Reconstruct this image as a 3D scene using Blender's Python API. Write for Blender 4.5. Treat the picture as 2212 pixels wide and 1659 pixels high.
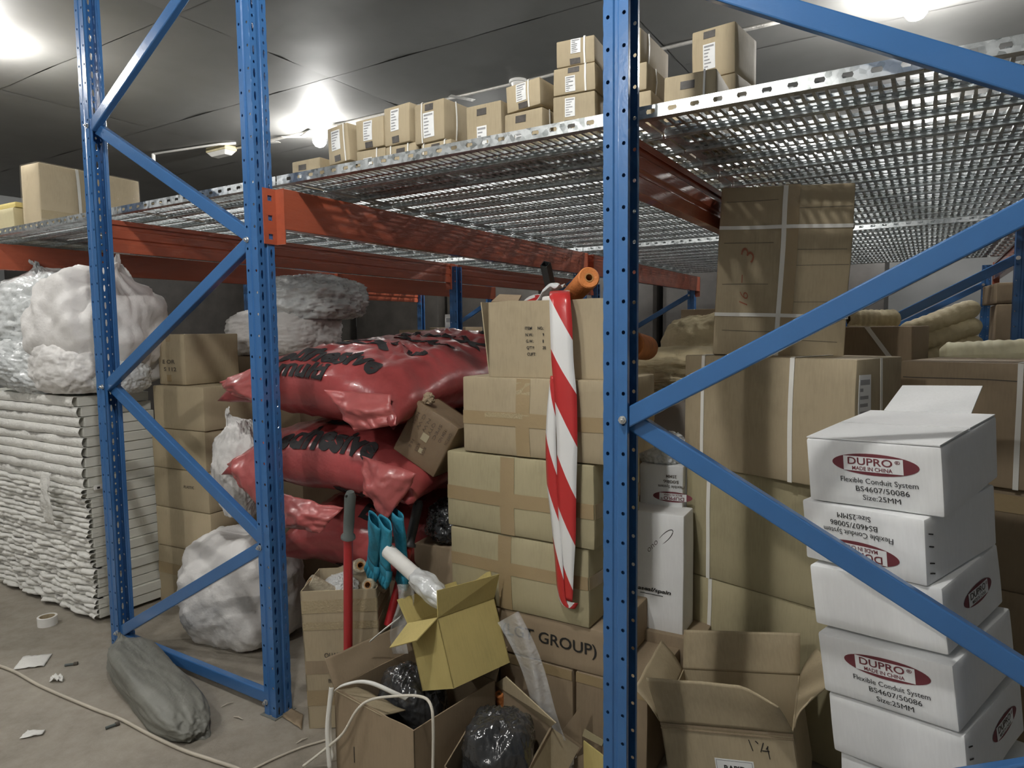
import bpy, bmesh, math, random
from mathutils import Matrix, Vector, noise
random.seed(7)
for o in list(bpy.data.objects): bpy.data.objects.remove(o)
scene = bpy.context.scene
COL = scene.collection
PI = math.pi

# ------------------------------------------------------------------ camera
FPX, YAW, PITCH, ROLL = 1465.19, -0.5512, -0.0790, -0.0109
CAM = Vector((3.2924, -1.6677, 1.5))
_f = Vector((math.sin(YAW)*math.cos(PITCH), math.cos(YAW)*math.cos(PITCH), math.sin(PITCH)))
_r = Vector((math.cos(YAW), -math.sin(YAW), 0)); _u = _r.cross(_f)
_c, _s = math.cos(ROLL), math.sin(ROLL)
_r, _u = _c*_r+_s*_u, -_s*_r+_c*_u
cam = bpy.data.cameras.new('camera'); cam.sensor_width = 36; cam.sensor_fit = 'HORIZONTAL'
cam.lens = FPX/2212*36; cam.clip_start = .05
camo = bpy.data.objects.new('camera', cam); COL.objects.link(camo)
M = Matrix((_r, _u, -_f)).transposed().to_4x4(); M.translation = CAM
camo.matrix_world = M
scene.camera = camo

# ------------------------------------------------------------------ world, exposure
w = bpy.data.worlds.new('world'); scene.world = w; w.use_nodes = True
w.node_tree.nodes['Background'].inputs[0].default_value = (.6, .65, .7, 1)
w.node_tree.nodes['Background'].inputs[1].default_value = .05
vs = scene.view_settings
vs.view_transform = 'Standard'; vs.look = 'None'; vs.gamma = 1; vs.exposure = 1.08; vs.use_curve_mapping = False

# room constants
X1, X2, X3, X4 = 0., 1.106, 2.555, 3.669
GAP = X3-X2; X0 = X1-GAP; XM = X0-X2
FL, WEB = .067, .076
B1, B2 = 2.748, 5.446
DECK = 2.098
CEIL = 3.40
LAMPS = [(-1.6, 2.92), (3.17, 2.92), (-1.95, .35)]          # seen or just out of the frame
AISLE = [(2.3, -1.05), (-1.7, -1.2), (1.7, -3.3)]
REAR = [(3.2, 5.7), (-1.6, 5.7)]                               # the next row back, hidden by the decks            # the row over the aisle
LAMP_POWER = 330.0

# ------------------------------------------------------------------ materials
def nodes(name):
    m = bpy.data.materials.new(name); m.use_nodes = True
    nt = m.node_tree; b = nt.nodes['Principled BSDF']
    return m, nt, b
def N(nt, t, **k):
    n = nt.nodes.new(t)
    for a, v in k.items():
        if a in n.inputs: n.inputs[a].default_value = v
        else: setattr(n, a, v)
    return n
def noise_tex(nt, scale, detail=3., rough=.55, stretch=None, obj=True):
    tc = N(nt, 'ShaderNodeTexCoord'); mp = N(nt, 'ShaderNodeMapping')
    nt.links.new(tc.outputs['Object'], mp.inputs[0])
    if stretch: mp.inputs['Scale'].default_value = stretch
    n = N(nt, 'ShaderNodeTexNoise', Scale=scale, Detail=detail, Roughness=rough)
    nt.links.new(mp.outputs[0], n.inputs['Vector'])
    return n
def ramp(nt, src, stops):
    r = N(nt, 'ShaderNodeValToRGB')
    while len(r.color_ramp.elements) < len(stops): r.color_ramp.elements.new(.5)
    for e, (p, c) in zip(r.color_ramp.elements, stops):
        e.position = p; e.color = (*c, 1)
    nt.links.new(src, r.inputs[0]); return r
def bump(nt, b, src, strength, dist=.01):
    n = N(nt, 'ShaderNodeBump', Strength=strength, Distance=dist)
    nt.links.new(src, n.inputs['Height']); nt.links.new(n.outputs[0], b.inputs['Normal'])
def mix_random(nt, col_out, amt):
    oi = N(nt, 'ShaderNodeObjectInfo'); mr = N(nt, 'ShaderNodeMapRange')
    mr.inputs['To Min'].default_value = 1-amt; mr.inputs['To Max'].default_value = 1+amt
    nt.links.new(oi.outputs['Random'], mr.inputs[0])
    hs = N(nt, 'ShaderNodeHueSaturation'); nt.links.new(mr.outputs[0], hs.inputs['Value'])
    nt.links.new(col_out, hs.inputs['Color']); return hs.outputs[0]
def plain(name, c, rough=.6, metal=0., var=.12, scale=6., bmp=0., bscale=40., coat=0., stretch=None, rnd=0.):
    m, nt, b = nodes(name)
    n = noise_tex(nt, scale, 4, .6, stretch)
    r = ramp(nt, n.outputs[0], [(.3, tuple(x*(1-var) for x in c)), (.7, tuple(min(1, x*(1+var)) for x in c))])
    out = r.outputs[0]
    if rnd: out = mix_random(nt, out, rnd)
    nt.links.new(out, b.inputs['Base Color'])
    b.inputs['Roughness'].default_value = rough; b.inputs['Metallic'].default_value = metal
    b.inputs['Coat Weight'].default_value = coat
    if bmp:
        n2 = noise_tex(nt, bscale, 3, .6, stretch); bump(nt, b, n2.outputs[0], bmp)
    return m
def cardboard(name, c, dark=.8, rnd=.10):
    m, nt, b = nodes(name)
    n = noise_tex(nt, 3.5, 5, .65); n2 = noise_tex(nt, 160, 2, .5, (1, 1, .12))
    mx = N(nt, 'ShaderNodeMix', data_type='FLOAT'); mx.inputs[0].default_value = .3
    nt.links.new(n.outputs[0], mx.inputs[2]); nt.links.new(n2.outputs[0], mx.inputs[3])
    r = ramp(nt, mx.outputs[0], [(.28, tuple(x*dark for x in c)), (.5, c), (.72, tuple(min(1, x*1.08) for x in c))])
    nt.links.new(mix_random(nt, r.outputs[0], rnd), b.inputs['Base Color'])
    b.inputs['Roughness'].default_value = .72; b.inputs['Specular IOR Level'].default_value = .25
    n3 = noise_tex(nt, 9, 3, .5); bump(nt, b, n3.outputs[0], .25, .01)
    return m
KRAFT = cardboard('kraft_cardboard', (.435, .36, .238))
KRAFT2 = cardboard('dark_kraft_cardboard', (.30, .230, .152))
KRAFT3 = cardboard('olive_kraft_cardboard', (.39, .345, .215))
YELLOW = cardboard('yellow_cardboard', (.52, .43, .17), rnd=.02)
WHITEB = cardboard('white_board', (.80, .81, .81), .95, .02)
BLUE = plain('blue_powder_coat', (.046, .150, .365), .19, 0, .06, 3, .04, 60, .3)
ORANGE = plain('orange_powder_coat', (.41, .098, .050), .25, 0, .08, 3, .10, 25, .4, (8, .6, 8))
def galv():
    m, nt, b = nodes('galvanised_steel')
    tc = N(nt, 'ShaderNodeTexCoord'); v = N(nt, 'ShaderNodeTexVoronoi', Scale=70.)
    nt.links.new(tc.outputs['Object'], v.inputs['Vector'])
    n = noise_tex(nt, 30, 4, .6)
    mx = N(nt, 'ShaderNodeMix', data_type='RGBA'); mx.inputs[0].default_value = .55
    nt.links.new(v.outputs['Color'], mx.inputs[6]); nt.links.new(n.outputs[0], mx.inputs[7])
    bw = N(nt, 'ShaderNodeRGBToBW'); nt.links.new(mx.outputs[2], bw.inputs[0])
    r = ramp(nt, bw.outputs[0], [(.25, (.34, .37, .37)), (.6, (.68, .71, .72))])
    nt.links.new(r.outputs[0], b.inputs['Base Color'])
    r2 = ramp(nt, bw.outputs[0], [(.2, (.24,)*3), (.7, (.42,)*3)])
    nt.links.new(r2.outputs[0], b.inputs['Roughness'])
    b.inputs['Metallic'].default_value = .92
    bump(nt, b, n.outputs[0], .15, .004)
    return m
GALV = galv()
STEEL = plain('zinc_bolt', (.7, .7, .68), .3, .9)
BLACK = plain('black_print', (.02, .019, .018), .6)
SACKINK = plain('matte_sack_print', (.012, .011, .012), .75)
INK = plain('faded_print', (.09, .075, .06), .7)
GREYINK = plain('grey_print', (.33, .33, .34), .7)
REDINK = plain('maroon_print', (.17, .036, .046), .6)
PENRED = plain('red_pen', (.30, .10, .05), .7)
LABEL = plain('paper_label', (.82, .83, .82), .6, 0, .04)
DARKLABEL = plain('dark_label', (.07, .062, .055), .6, 0, .3, 60)
STRAP = plain('white_strap', (.80, .79, .74), .4, 0, .04)
TAPE = plain('brown_tape', (.36, .27, .15), .22, 0, .06, 4, .10, 60)
SHINYTAPE = plain('shiny_tape', (.42, .34, .20), .12, 0, .1, 4, .5, 120, .8)
WHITESACK = plain('white_woven_sack', (.74, .72, .70), .55, 0, .06, 4, .35, 35)
PAPER = plain('white_tissue', (.74, .73, .69), .8, 0, .08, 5, .6, 60, 0, None, .05)
PAPERSIDE = plain('cut_paper_side', (.66, .66, .60), .85, 0, .06, 8, .3, 200, 0, (1, 1, 30), .06)
GREYSACK = plain('grey_plastic_sack', (.19, .19, .165), .5, 0, .15, 6, .3, 30)
CLEARSACK = plain('cloudy_plastic', (.62, .64, .64), .22, 0, .12, 5, .5, 28, .5)
REDFILM = plain('red_plastic_film', (.31, .055, .055), .34, 0, .30, 4, .5, 12, .25)
PINKFILM = plain('pale_red_film', (.43, .105, .10), .35, 0, .12, 4, .3, 18, .2)
BLACKFILM = plain('black_plastic_film', (.035, .036, .038), .18, 0, .3, 8, .6, 22, .6)
GLOVE = plain('blue_rubber', (.022, .24, .36), .6, 0, .25, 12, .3, 60)
GRIP = plain('grey_rubber_grip', (.10, .115, .11), .6)
DARKGRIP = plain('dark_rubber_grip', (.05, .05, .052), .45)
REDTUBE = plain('red_painted_tube', (.42, .022, .028), .3, 0, .1, 8, 0, 1, .3)
ROPE = plain('white_cable', (.70, .66, .57), .5)
FLOORCABLE = plain('dusty_cable', (.50, .45, .37), .6)
ORANGEROLL = plain('orange_mesh_roll', (.72, .25, .07), .6, 0, .15, 20, .3, 90)
TUBEBLACK = plain('black_tube', (.045, .05, .05), .5)
BEIGESACK = plain('beige_woven_sack', (.56, .48, .30), .7, 0, .14, 8, .4, 40)
PALESACK = plain('pale_foam', (.66, .62, .42), .7, 0, .1, 8)
CABLETAPE = plain('silver_tape', (.62, .60, .56), .3, .2, .15, 15, .4, 40)
PLASTIC_W = plain('white_plastic', (.78, .77, .74), .4)
CREAM = plain('cream_plastic', (.66, .58, .36), .5)
WOOD = plain('brown_core', (.45, .23, .08), .6)
WALLM = plain('grey_wall_paint', (.36, .37, .37), .8, 0, .08, 2)
def film(name, opac, tint=(.9, .92, .92)):
    m, nt, b = nodes(name)
    b.inputs['Base Color'].default_value = (*tint, 1); b.inputs['Roughness'].default_value = .12
    n = noise_tex(nt, 30, 4, .65, (1, 1, 2.5)); bump(nt, b, n.outputs[0], .9, .01)
    t = N(nt, 'ShaderNodeBsdfTransparent'); mx = N(nt, 'ShaderNodeMixShader'); mx.inputs[0].default_value = opac
    out = nt.nodes['Material Output']
    nt.links.new(t.outputs[0], mx.inputs[1]); nt.links.new(b.outputs[0], mx.inputs[2]); nt.links.new(mx.outputs[0], out.inputs[0])
    return m
FILM = film('stretch_film', .13, (.45, .40, .31)); FILMB = film('brown_tape_film', .35, (.20, .12, .055)); FILM2 = film('cloudy_film', .25)
def stripes():
    m, nt, b = nodes('barrier_stripes')
    uv = N(nt, 'ShaderNodeUVMap'); sx = N(nt, 'ShaderNodeSeparateXYZ'); nt.links.new(uv.outputs[0], sx.inputs[0])
    a = N(nt, 'ShaderNodeMath', operation='ADD'); nt.links.new(sx.outputs[0], a.inputs[0]); nt.links.new(sx.outputs[1], a.inputs[1])
    fr = N(nt, 'ShaderNodeMath', operation='FRACT'); nt.links.new(a.outputs[0], fr.inputs[0])
    g = N(nt, 'ShaderNodeMath', operation='GREATER_THAN'); nt.links.new(fr.outputs[0], g.inputs[0]); g.inputs[1].default_value = .5
    r = ramp(nt, g.outputs[0], [(.0, (.78, .78, .77)), (1., (.50, .035, .035))]); r.color_ramp.interpolation = 'CONSTANT'
    r.color_ramp.elements[1].position = .5
    nt.links.new(r.outputs[0], b.inputs['Base Color']); b.inputs['Roughness'].default_value = .28
    return m
STRIPES = stripes()
DARKBACK = plain('dark_back_fill', (.05, .045, .04), .5, 0, .3, 4)  # near-black colour standing in for the unlit depth at the back
def emit(name, c, s):
    m, nt, b = nodes(name)
    b.inputs['Base Color'].default_value = (*c, 1)
    b.inputs['Emission Color'].default_value = (*c, 1); b.inputs['Emission Strength'].default_value = s
    return m
GLOW = emit('lit_diffuser', (1., .985, .95), LAMP_POWER); GLOW_OLD = emit('aged_lit_diffuser', (1., .97, .92), LAMP_POWER*1.0)
def floor_mat():
    m, nt, b = nodes('dusty_concrete')
    n = noise_tex(nt, 1.6, 6, .65); n2 = noise_tex(nt, 14, 5, .7)
    mx = N(nt, 'ShaderNodeMix', data_type='FLOAT'); mx.inputs[0].default_value = .4
    nt.links.new(n.outputs[0], mx.inputs[2]); nt.links.new(n2.outputs[0], mx.inputs[3])
    r = ramp(nt, mx.outputs[0], [(.3, (.16, .14, .11)), (.5, (.28, .25, .205)), (.68, (.36, .33, .275))])
    nt.links.new(r.outputs[0], b.inputs['Base Color']); b.inputs['Roughness'].default_value = .75
    bump(nt, b, n2.outputs[0], .25, .01); return m
FLOORM = floor_mat()
CEILM = plain('grey_ceiling_sheet', (.20, .197, .19), .62, 0, .10, 1.3, .2, 3)

# ------------------------------------------------------------------ geometry helpers
class MB:
    def __init__(s): s.v = []; s.f = []
    def add(s, vs, fs):
        k = len(s.v); s.v += [tuple(p) for p in vs]; s.f += [tuple(i+k for i in f) for f in fs]; return s
    def box(s, a, b):
        x0, y0, z0 = a; x1, y1, z1 = b
        return s.add([(x0,y0,z0),(x1,y0,z0),(x1,y1,z0),(x0,y1,z0),(x0,y0,z1),(x1,y0,z1),(x1,y1,z1),(x0,y1,z1)],
            [(0,3,2,1),(4,5,6,7),(0,1,5,4),(1,2,6,5),(2,3,7,6),(3,0,4,7)])
    def board(s, pts, t):           # four corner points, thickness t along their normal
        p = [Vector(q) for q in pts]; n = (p[1]-p[0]).cross(p[3]-p[0]).normalized()*t
        return s.add([*p, *[q+n for q in p]], [(0,3,2,1),(4,5,6,7),(0,1,5,4),(1,2,6,5),(2,3,7,6),(3,0,4,7)])
    def extrude(s, prof, p0, p1, up=None, closed=True):     # 2d profile swept along a straight line
        p0, p1 = Vector(p0), Vector(p1); d = (p1-p0).normalized()
        up = Vector(up or (0,0,1)); a = d.cross(up).normalized(); u = a.cross(d)
        n = len(prof); vs = [p+a*x+u*y for p in (p0, p1) for x, y in prof]
        fs = [(i, (i+1)%n, n+(i+1)%n, n+i) for i in range(n if closed else n-1)]
        if closed: fs += [tuple(range(n-1, -1, -1)), tuple(range(n, 2*n))]
        return s.add(vs, fs)
    def tube(s, path, r, n=10, cap=True):
        P = [Vector(p) for p in path]; vs = []; fs = []; k = len(P); ref = Vector((0,0,1))
        R = r if isinstance(r, (list, tuple)) else [r]*k
        for i, p in enumerate(P):
            d = (P[min(i+1,k-1)]-P[max(i-1,0)]).normalized()
            a = d.cross(ref if abs(d.dot(ref)) < .95 else Vector((1,0,0))).normalized(); b = d.cross(a)
            vs += [p+(a*math.cos(2*PI*j/n)+b*math.sin(2*PI*j/n))*R[i] for j in range(n)]
        for i in range(k-1):
            fs += [(i*n+j, i*n+(j+1)%n, (i+1)*n+(j+1)%n, (i+1)*n+j) for j in range(n)]
        if cap: fs += [tuple(range(n)), tuple(range((k-1)*n, k*n))[::-1]]
        return s.add(vs, fs)
    def grid(s, fn, nu, nv):
        vs = [fn(i/nu, j/nv) for j in range(nv+1) for i in range(nu+1)]
        return s.add(vs, [(j*(nu+1)+i, j*(nu+1)+i+1, (j+1)*(nu+1)+i+1, (j+1)*(nu+1)+i) for j in range(nv) for i in range(nu)])
    def mesh(s, name):
        me = bpy.data.meshes.new(name); me.from_pydata(s.v, [], s.f); me.validate()
        bm = bmesh.new(); bm.from_mesh(me); bmesh.ops.recalc_face_normals(bm, faces=bm.faces); bm.to_mesh(me); bm.free()
        return me
    def build(s, name, mat, parent=None, smooth=0, bevel=0, solid=0):
        return put(name, s.mesh(name), mat, parent, smooth, bevel, solid)
def put(name, me, mat, parent=None, smooth=0, bevel=0, solid=0):
    if mat and not me.materials: me.materials.append(mat)
    o = bpy.data.objects.new(name, me); COL.objects.link(o)
    if smooth:
        for p in me.polygons: p.use_smooth = True
        if smooth < 180: me.set_sharp_from_angle(angle=math.radians(smooth))
    if bevel:
        md = o.modifiers.new('bevel', 'BEVEL'); md.width = bevel; md.segments = 2; md.limit_method = 'ANGLE'
    if solid:
        md = o.modifiers.new('solid', 'SOLIDIFY'); md.thickness = solid
    if parent is not None: o.parent = parent
    return o
def tag(o, label=None, cat=None, group=None, kind=None):
    if label: o['label'] = label
    if cat: o['category'] = cat
    if group: o['group'] = group
    if kind: o['kind'] = kind
    return o
def thing(name, label, cat, loc=(0,0,0), mat3=None, group=None):
    o = bpy.data.objects.new(name, None); COL.objects.link(o); o.empty_display_size = .1
    mw = (mat3 or Matrix.Identity(3)).to_4x4(); mw.translation = loc; o.matrix_world = mw
    return tag(o, label, cat, group)
def copy_tree(o, parent=None):
    c = o.copy(); COL.objects.link(c); c.parent = parent
    for ch in [x for x in bpy.data.objects if x.parent == o]:
        copy_tree(ch, c)
    return c
def rot(yaw, rx=0, ry=0):
    return Matrix.Rotation(yaw, 3, 'Z') @ Matrix.Rotation(rx, 3, 'X') @ Matrix.Rotation(ry, 3, 'Y')
def at(px, py, X=None, Y=None, z=None):     # the point of a sight line at a given depth or height
    d = _f + _r*((px-1106)/FPX) - _u*((py-829.5)/FPX)
    t = (X-CAM.x)/d.x if X is not None else (Y-CAM.y)/d.y if Y is not None else (z-CAM.z)/d.z
    return CAM+d*t

# ------------------------------------------------------------------ cartons
def face_matrix(dim, face, u, v, off):
    w, d, h = dim
    if face == 'F': o, a, b = (-w/2+u, -d/2-off, v), (1,0,0), (0,0,1)
    elif face == 'R': o, a, b = (w/2+off, -d/2+u, v), (0,1,0), (0,0,1)
    elif face == 'L': o, a, b = (-w/2-off, d/2-u, v), (0,-1,0), (0,0,1)
    elif face == 'B': o, a, b = (w/2-u, d/2+off, v), (-1,0,0), (0,0,1)
    else: o, a, b = (-w/2+u, -d/2+v, h+off), (1,0,0), (0,1,0)
    a, b = Vector(a), Vector(b); n = a.cross(b)
    m = Matrix((a, b, n)).transposed().to_4x4(); m.translation = o
    return m
def disp(c, w, d, h, bulge, seed):      # how a carton's surface bulges and dents
    a, b, k = 2*c.x/w, 2*c.y/d, 2*c.z/h-1
    nz = Vector(noise.noise_vector(c*5+Vector((seed*3.1, seed, 7)))) * (.0035 if bulge is not None else 0)
    f = lambda p, q: max(0, 1-p*p)*max(0, 1-q*q)
    push = Vector((math.copysign(f(b, k), a) if abs(a) > .97 else 0, math.copysign(f(a, k), b) if abs(b) > .97 else 0, 0))
    return push*(bulge or 0) + Vector((nz.x, nz.y, nz.z if abs(k) < .9 else 0))
def conform(root, m, pts):              # points (x, y, lift) on a face, moved with the carton's surface
    out = []; w, d, h = root['dim']
    for x, y, z in pts:
        p = m @ Vector((x, y, 0)); q = m @ Vector((x, y, z))
        if 'seed' in root: q = q + disp(p, w, d, h, root['bulge'], root['seed'])
        out.append(q)
    return out
def decal(root, name, face, u0, v0, u1, v1, mat, t=.0012, ang=0., off=.0006):
    m = face_matrix(root['dim'], face, (u0+u1)/2, (v0+v1)/2, 0)
    w, h = (u1-u0)/2, (v1-v0)/2; c, s = math.cos(ang), math.sin(ang)
    nx, ny = max(1, min(14, int(2*w/.03))), max(1, min(14, int(2*h/.03)))
    P = []
    for z in (off, off+t):
        for j in range(ny+1):
            for i in range(nx+1):
                x, y = -w+2*w*i/nx, -h+2*h*j/ny; P.append((x*c-y*s, x*s+y*c, z))
    q = conform(root, m, P); k = (nx+1)*(ny+1); I = lambda i, j, l: l*k+j*(nx+1)+i
    fs = [(I(i,j,1), I(i+1,j,1), I(i+1,j+1,1), I(i,j+1,1)) for i in range(nx) for j in range(ny)]
    for i in range(nx): fs += [(I(i,0,0), I(i+1,0,0), I(i+1,0,1), I(i,0,1)), (I(i,ny,0), I(i+1,ny,0), I(i+1,ny,1), I(i,ny,1))]
    for j in range(ny): fs += [(I(0,j,0), I(0,j+1,0), I(0,j+1,1), I(0,j,1)), (I(nx,j,0), I(nx,j+1,0), I(nx,j+1,1), I(nx,j,1))]
    return MB().add(q, fs).build(name, mat, root)
_texts = {}
def text_mesh(s, shear=0., bold=0.):
    k = (s, shear, bold)
    if k not in _texts:
        cu = bpy.data.curves.new('lettering', 'FONT'); cu.body = s; cu.align_x = 'CENTER'; cu.align_y = 'CENTER'
        cu.size = 1; cu.shear = shear; cu.resolution_u = 3; cu.offset = bold
        o = bpy.data.objects.new('tmp', cu); COL.objects.link(o)
        dg = bpy.context.evaluated_depsgraph_get(); dg.update()
        me = bpy.data.meshes.new_from_object(o.evaluated_get(dg))
        bpy.data.objects.remove(o); _texts[k] = me
    return _texts[k]
def letter(root, face, u, v, size, s, mat, ang=0., sx=1., lift=.0022, shear=0., bold=.012, name='lettering', width=None):
    me = text_mesh(s, shear, bold).copy(); me.materials.clear(); me.materials.append(mat)
    if width:
        xs = [p.co.x for p in me.vertices]; sx = width/((max(xs)-min(xs))*size)
    m = face_matrix(root['dim'], face, u, v, 0) @ Matrix.Rotation(ang, 4, 'Z')
    for p, q in zip(me.vertices, conform(root, m, [(p.co.x*size*sx, p.co.y*size, lift) for p in me.vertices])): p.co = q
    o = bpy.data.objects.new(name, me); COL.objects.link(o); o.parent = root
    return o
_bodies = {}
def body_mesh(w, d, h, bulge, seed):
    bm = bmesh.new(); bmesh.ops.create_cube(bm, size=1)
    for v in bm.verts: v.co = Vector((v.co.x*w, v.co.y*d, (v.co.z+.5)*h))
    bmesh.ops.bevel(bm, geom=list(bm.edges), offset=min(.006, .04*min(w, d, h)), segments=2, affect='EDGES', profile=.5)
    es = [e for e in bm.edges if e.calc_length() > .06]
    bmesh.ops.subdivide_edges(bm, edges=es, cuts=6, use_grid_fill=True)
    for v in bm.verts: v.co += disp(v.co.copy(), w, d, h, bulge, seed)
    me = bpy.data.meshes.new('body'); bm.to_mesh(me); bm.free()
    return me
_seed = [0]
def carton(name, label, q, mat=None, group=None, bulge=.0, cat='box', dark=None):
    x, y, z, wd, dp, h, yaw, rx, ry = q
    R = rot(yaw, rx, ry); loc = Vector((x, y, z)) + R @ Vector((wd/2, dp/2, 0))
    t = thing(name, label, cat, loc, R, group); t['dim'] = (wd, dp, h)
    _seed[0] += 1; t['seed'] = float(_seed[0]); t['bulge'] = float(bulge)
    put('body', body_mesh(wd, dp, h, bulge, _seed[0]), mat or KRAFT, t, 35)
    return t
def tape_band(t, v, wt=.045, faces='FRL', mat=None, name='tape'):
    wd, dp, h = t['dim']
    for f in faces:
        W = wd if f in 'FB' else dp
        decal(t, name, f, .002, v-wt/2, W-.002, v+wt/2, mat or TAPE)
def tape_vert(t, u, wt=.05, face='F', v0=.002, v1=None, mat=None, name='tape'):
    decal(t, name, face, u-wt/2, v0, u+wt/2, (v1 or t['dim'][2]-.002), mat or TAPE)
def strap_vert(t, u, wt=.012, top=True):        # runs up the front and over the top
    wd, dp, h = t['dim']
    decal(t, 'strap', 'F', u-wt/2, 0, u+wt/2, h, STRAP, .0015, 0, .0016)
    if top: decal(t, 'strap', 'T', u-wt/2, 0, u+wt/2, dp, STRAP, .0015, 0, .0016)
def strap_side(t, u, wt=.012):
    wd, dp, h = t['dim']; decal(t, 'strap', 'R', u-wt/2, 0, u+wt/2, h, STRAP, .0015, 0, .0016)
def strap_horiz(t, v, wt=.012):
    wd, dp, h = t['dim']
    decal(t, 'strap', 'F', 0, v-wt/2, wd, v+wt/2, STRAP, .0015, 0, .0030); decal(t, 'strap', 'R', 0, v-wt/2, dp, v+wt/2, STRAP, .0015, 0, .0030)
def shipping_label(t, face, u, v, lw, lh, lines=7, ang=0.):
    decal(t, 'label', face, u-lw/2, v-lh/2, u+lw/2, v+lh/2, LABEL, .001, ang)
    mb = MB(); dim = t['dim']; m = face_matrix(dim, face, u, v, 0) @ Matrix.Rotation(ang, 4, 'Z')
    rnd = random.Random(int(u*1e4)+lines)
    for i in range(lines):
        y = lh*(.40-.8*i/(lines-1)); ln = lw*(.40 if i in (0,) else rnd.uniform(.12, .36)); x0 = -lw*.40; hh = lh*(.022 if i else .035)
        mb.add(conform(t, m, [(x0, y-hh, .0022), (x0+2*ln, y-hh, .0022), (x0+2*ln, y+hh, .0022), (x0, y+hh, .0022)]), [(0,1,2,3)])
    mb.build('printed_lines', GREYINK, t)
def dark_sticker(t, face, u, v, w, h):
    decal(t, 'sticker', face, u-w/2, v-h/2, u+w/2, v+h/2, DARKLABEL, .001)
def flap_board(t, pts, mat, name='flap', th=.004):
    return MB().board(pts, th).build(name, mat, t)

# ------------------------------------------------------------------ setting
def struct(o): o['kind'] = 'structure'; return o
RX0, RX1, RY0, RY1 = -7.5, 8.0, -4.0, 9.5
struct(MB().box((RX0, RY0, -.1), (RX1, RY1, 0)).build('floor', FLOORM))
ceil = struct(MB().box((RX0, RY0, CEIL+.012), (RX1, RY1, CEIL+.1)).build('ceiling', CEILM))
pw, pl = 1.22, 2.3
pmesh = None
i = 0
yy = RY0
while yy < RY1-.01:
    xx = RX0
    while xx < RX1-.01:
        if pmesh is None:
            pmesh = MB().grid(lambda a, b: (pl*a, pw*b, .010*math.sin(PI*a)*math.sin(PI*b)-.006*noise.noise(Vector((a*5, b*4, 1)))), 12, 8).mesh('ceiling_panel')
            for p in pmesh.polygons: p.use_smooth = True
            pmesh.materials.append(CEILM)
        o = bpy.data.objects.new('ceiling_panel', pmesh); COL.objects.link(o); o.parent = ceil
        md_scale = min(1, (RX1-xx)/pl), min(1, (RY1-yy)/pw)
        o.location = (xx+.004, yy+.004, CEIL+.003*random.random()); o.scale = (md_scale[0]*.9975, md_scale[1]*.995, -1)
        xx += pl; i += 1
    yy += pw
struct(MB().box((RX0-.1, RY1, -.1), (RX1+.1, RY1+.1, CEIL+.1)).build('wall_back', WALLM))
struct(MB().box((RX0-.1, RY0-.1, -.1), (RX1+.1, RY0, CEIL+.1)).build('wall_front', WALLM))
struct(MB().box((RX0-.1, RY0, -.1), (RX0, RY1, CEIL+.1)).build('wall_left', WALLM))
struct(MB().box((RX1, RY0, -.1), (RX1+.1, RY1, CEIL+.1)).build('wall_right', WALLM))

# ------------------------------------------------------------------ lamps
def lamp(x, y, label, group=None, glow=None):
    t = thing('ceiling_lamp', label, 'lamp', (x, y, CEIL), None, group)
    MB().tube([(0,0,0), (0,0,-.02), (0,0,-.03)], [.07, .07, .055], 20).build('base', PLASTIC_W, t, 40)
    MB().tube([(0,0,-.03), (0,0,-.065)], .028, 14).build('socket', PLASTIC_W, t, 40)
    pr = [(-.065,.03), (-.085,.05), (-.115,.062), (-.145,.058), (-.17,.04), (-.182,.012)]
    MB().tube([(0,0,a) for a, _ in pr], [b for _, b in pr], 16).build('bulb', glow or GLOW, t, 180)
    return t
lamp(*LAMPS[0], 'glowing ceiling lamp left of the taped cable over the far deck')
lamp(*LAMPS[1], 'glaring ceiling lamp above the right hand deck')
lamp(*LAMPS[2], 'ceiling lamp at the left edge glowing over the wrapped carton')
for n_, a in enumerate(AISLE):
    lamp(*a, 'ceiling lamp over the aisle, %s of the camera' % ('just left', 'farther left', 'behind')[n_], None, GLOW_OLD if n_ == 2 else None)

for n_, a in enumerate(REAR):
    lamp(*a, 'ceiling lamp of the row behind the decks, %s one' % ('right', 'left')[n_])

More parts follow.
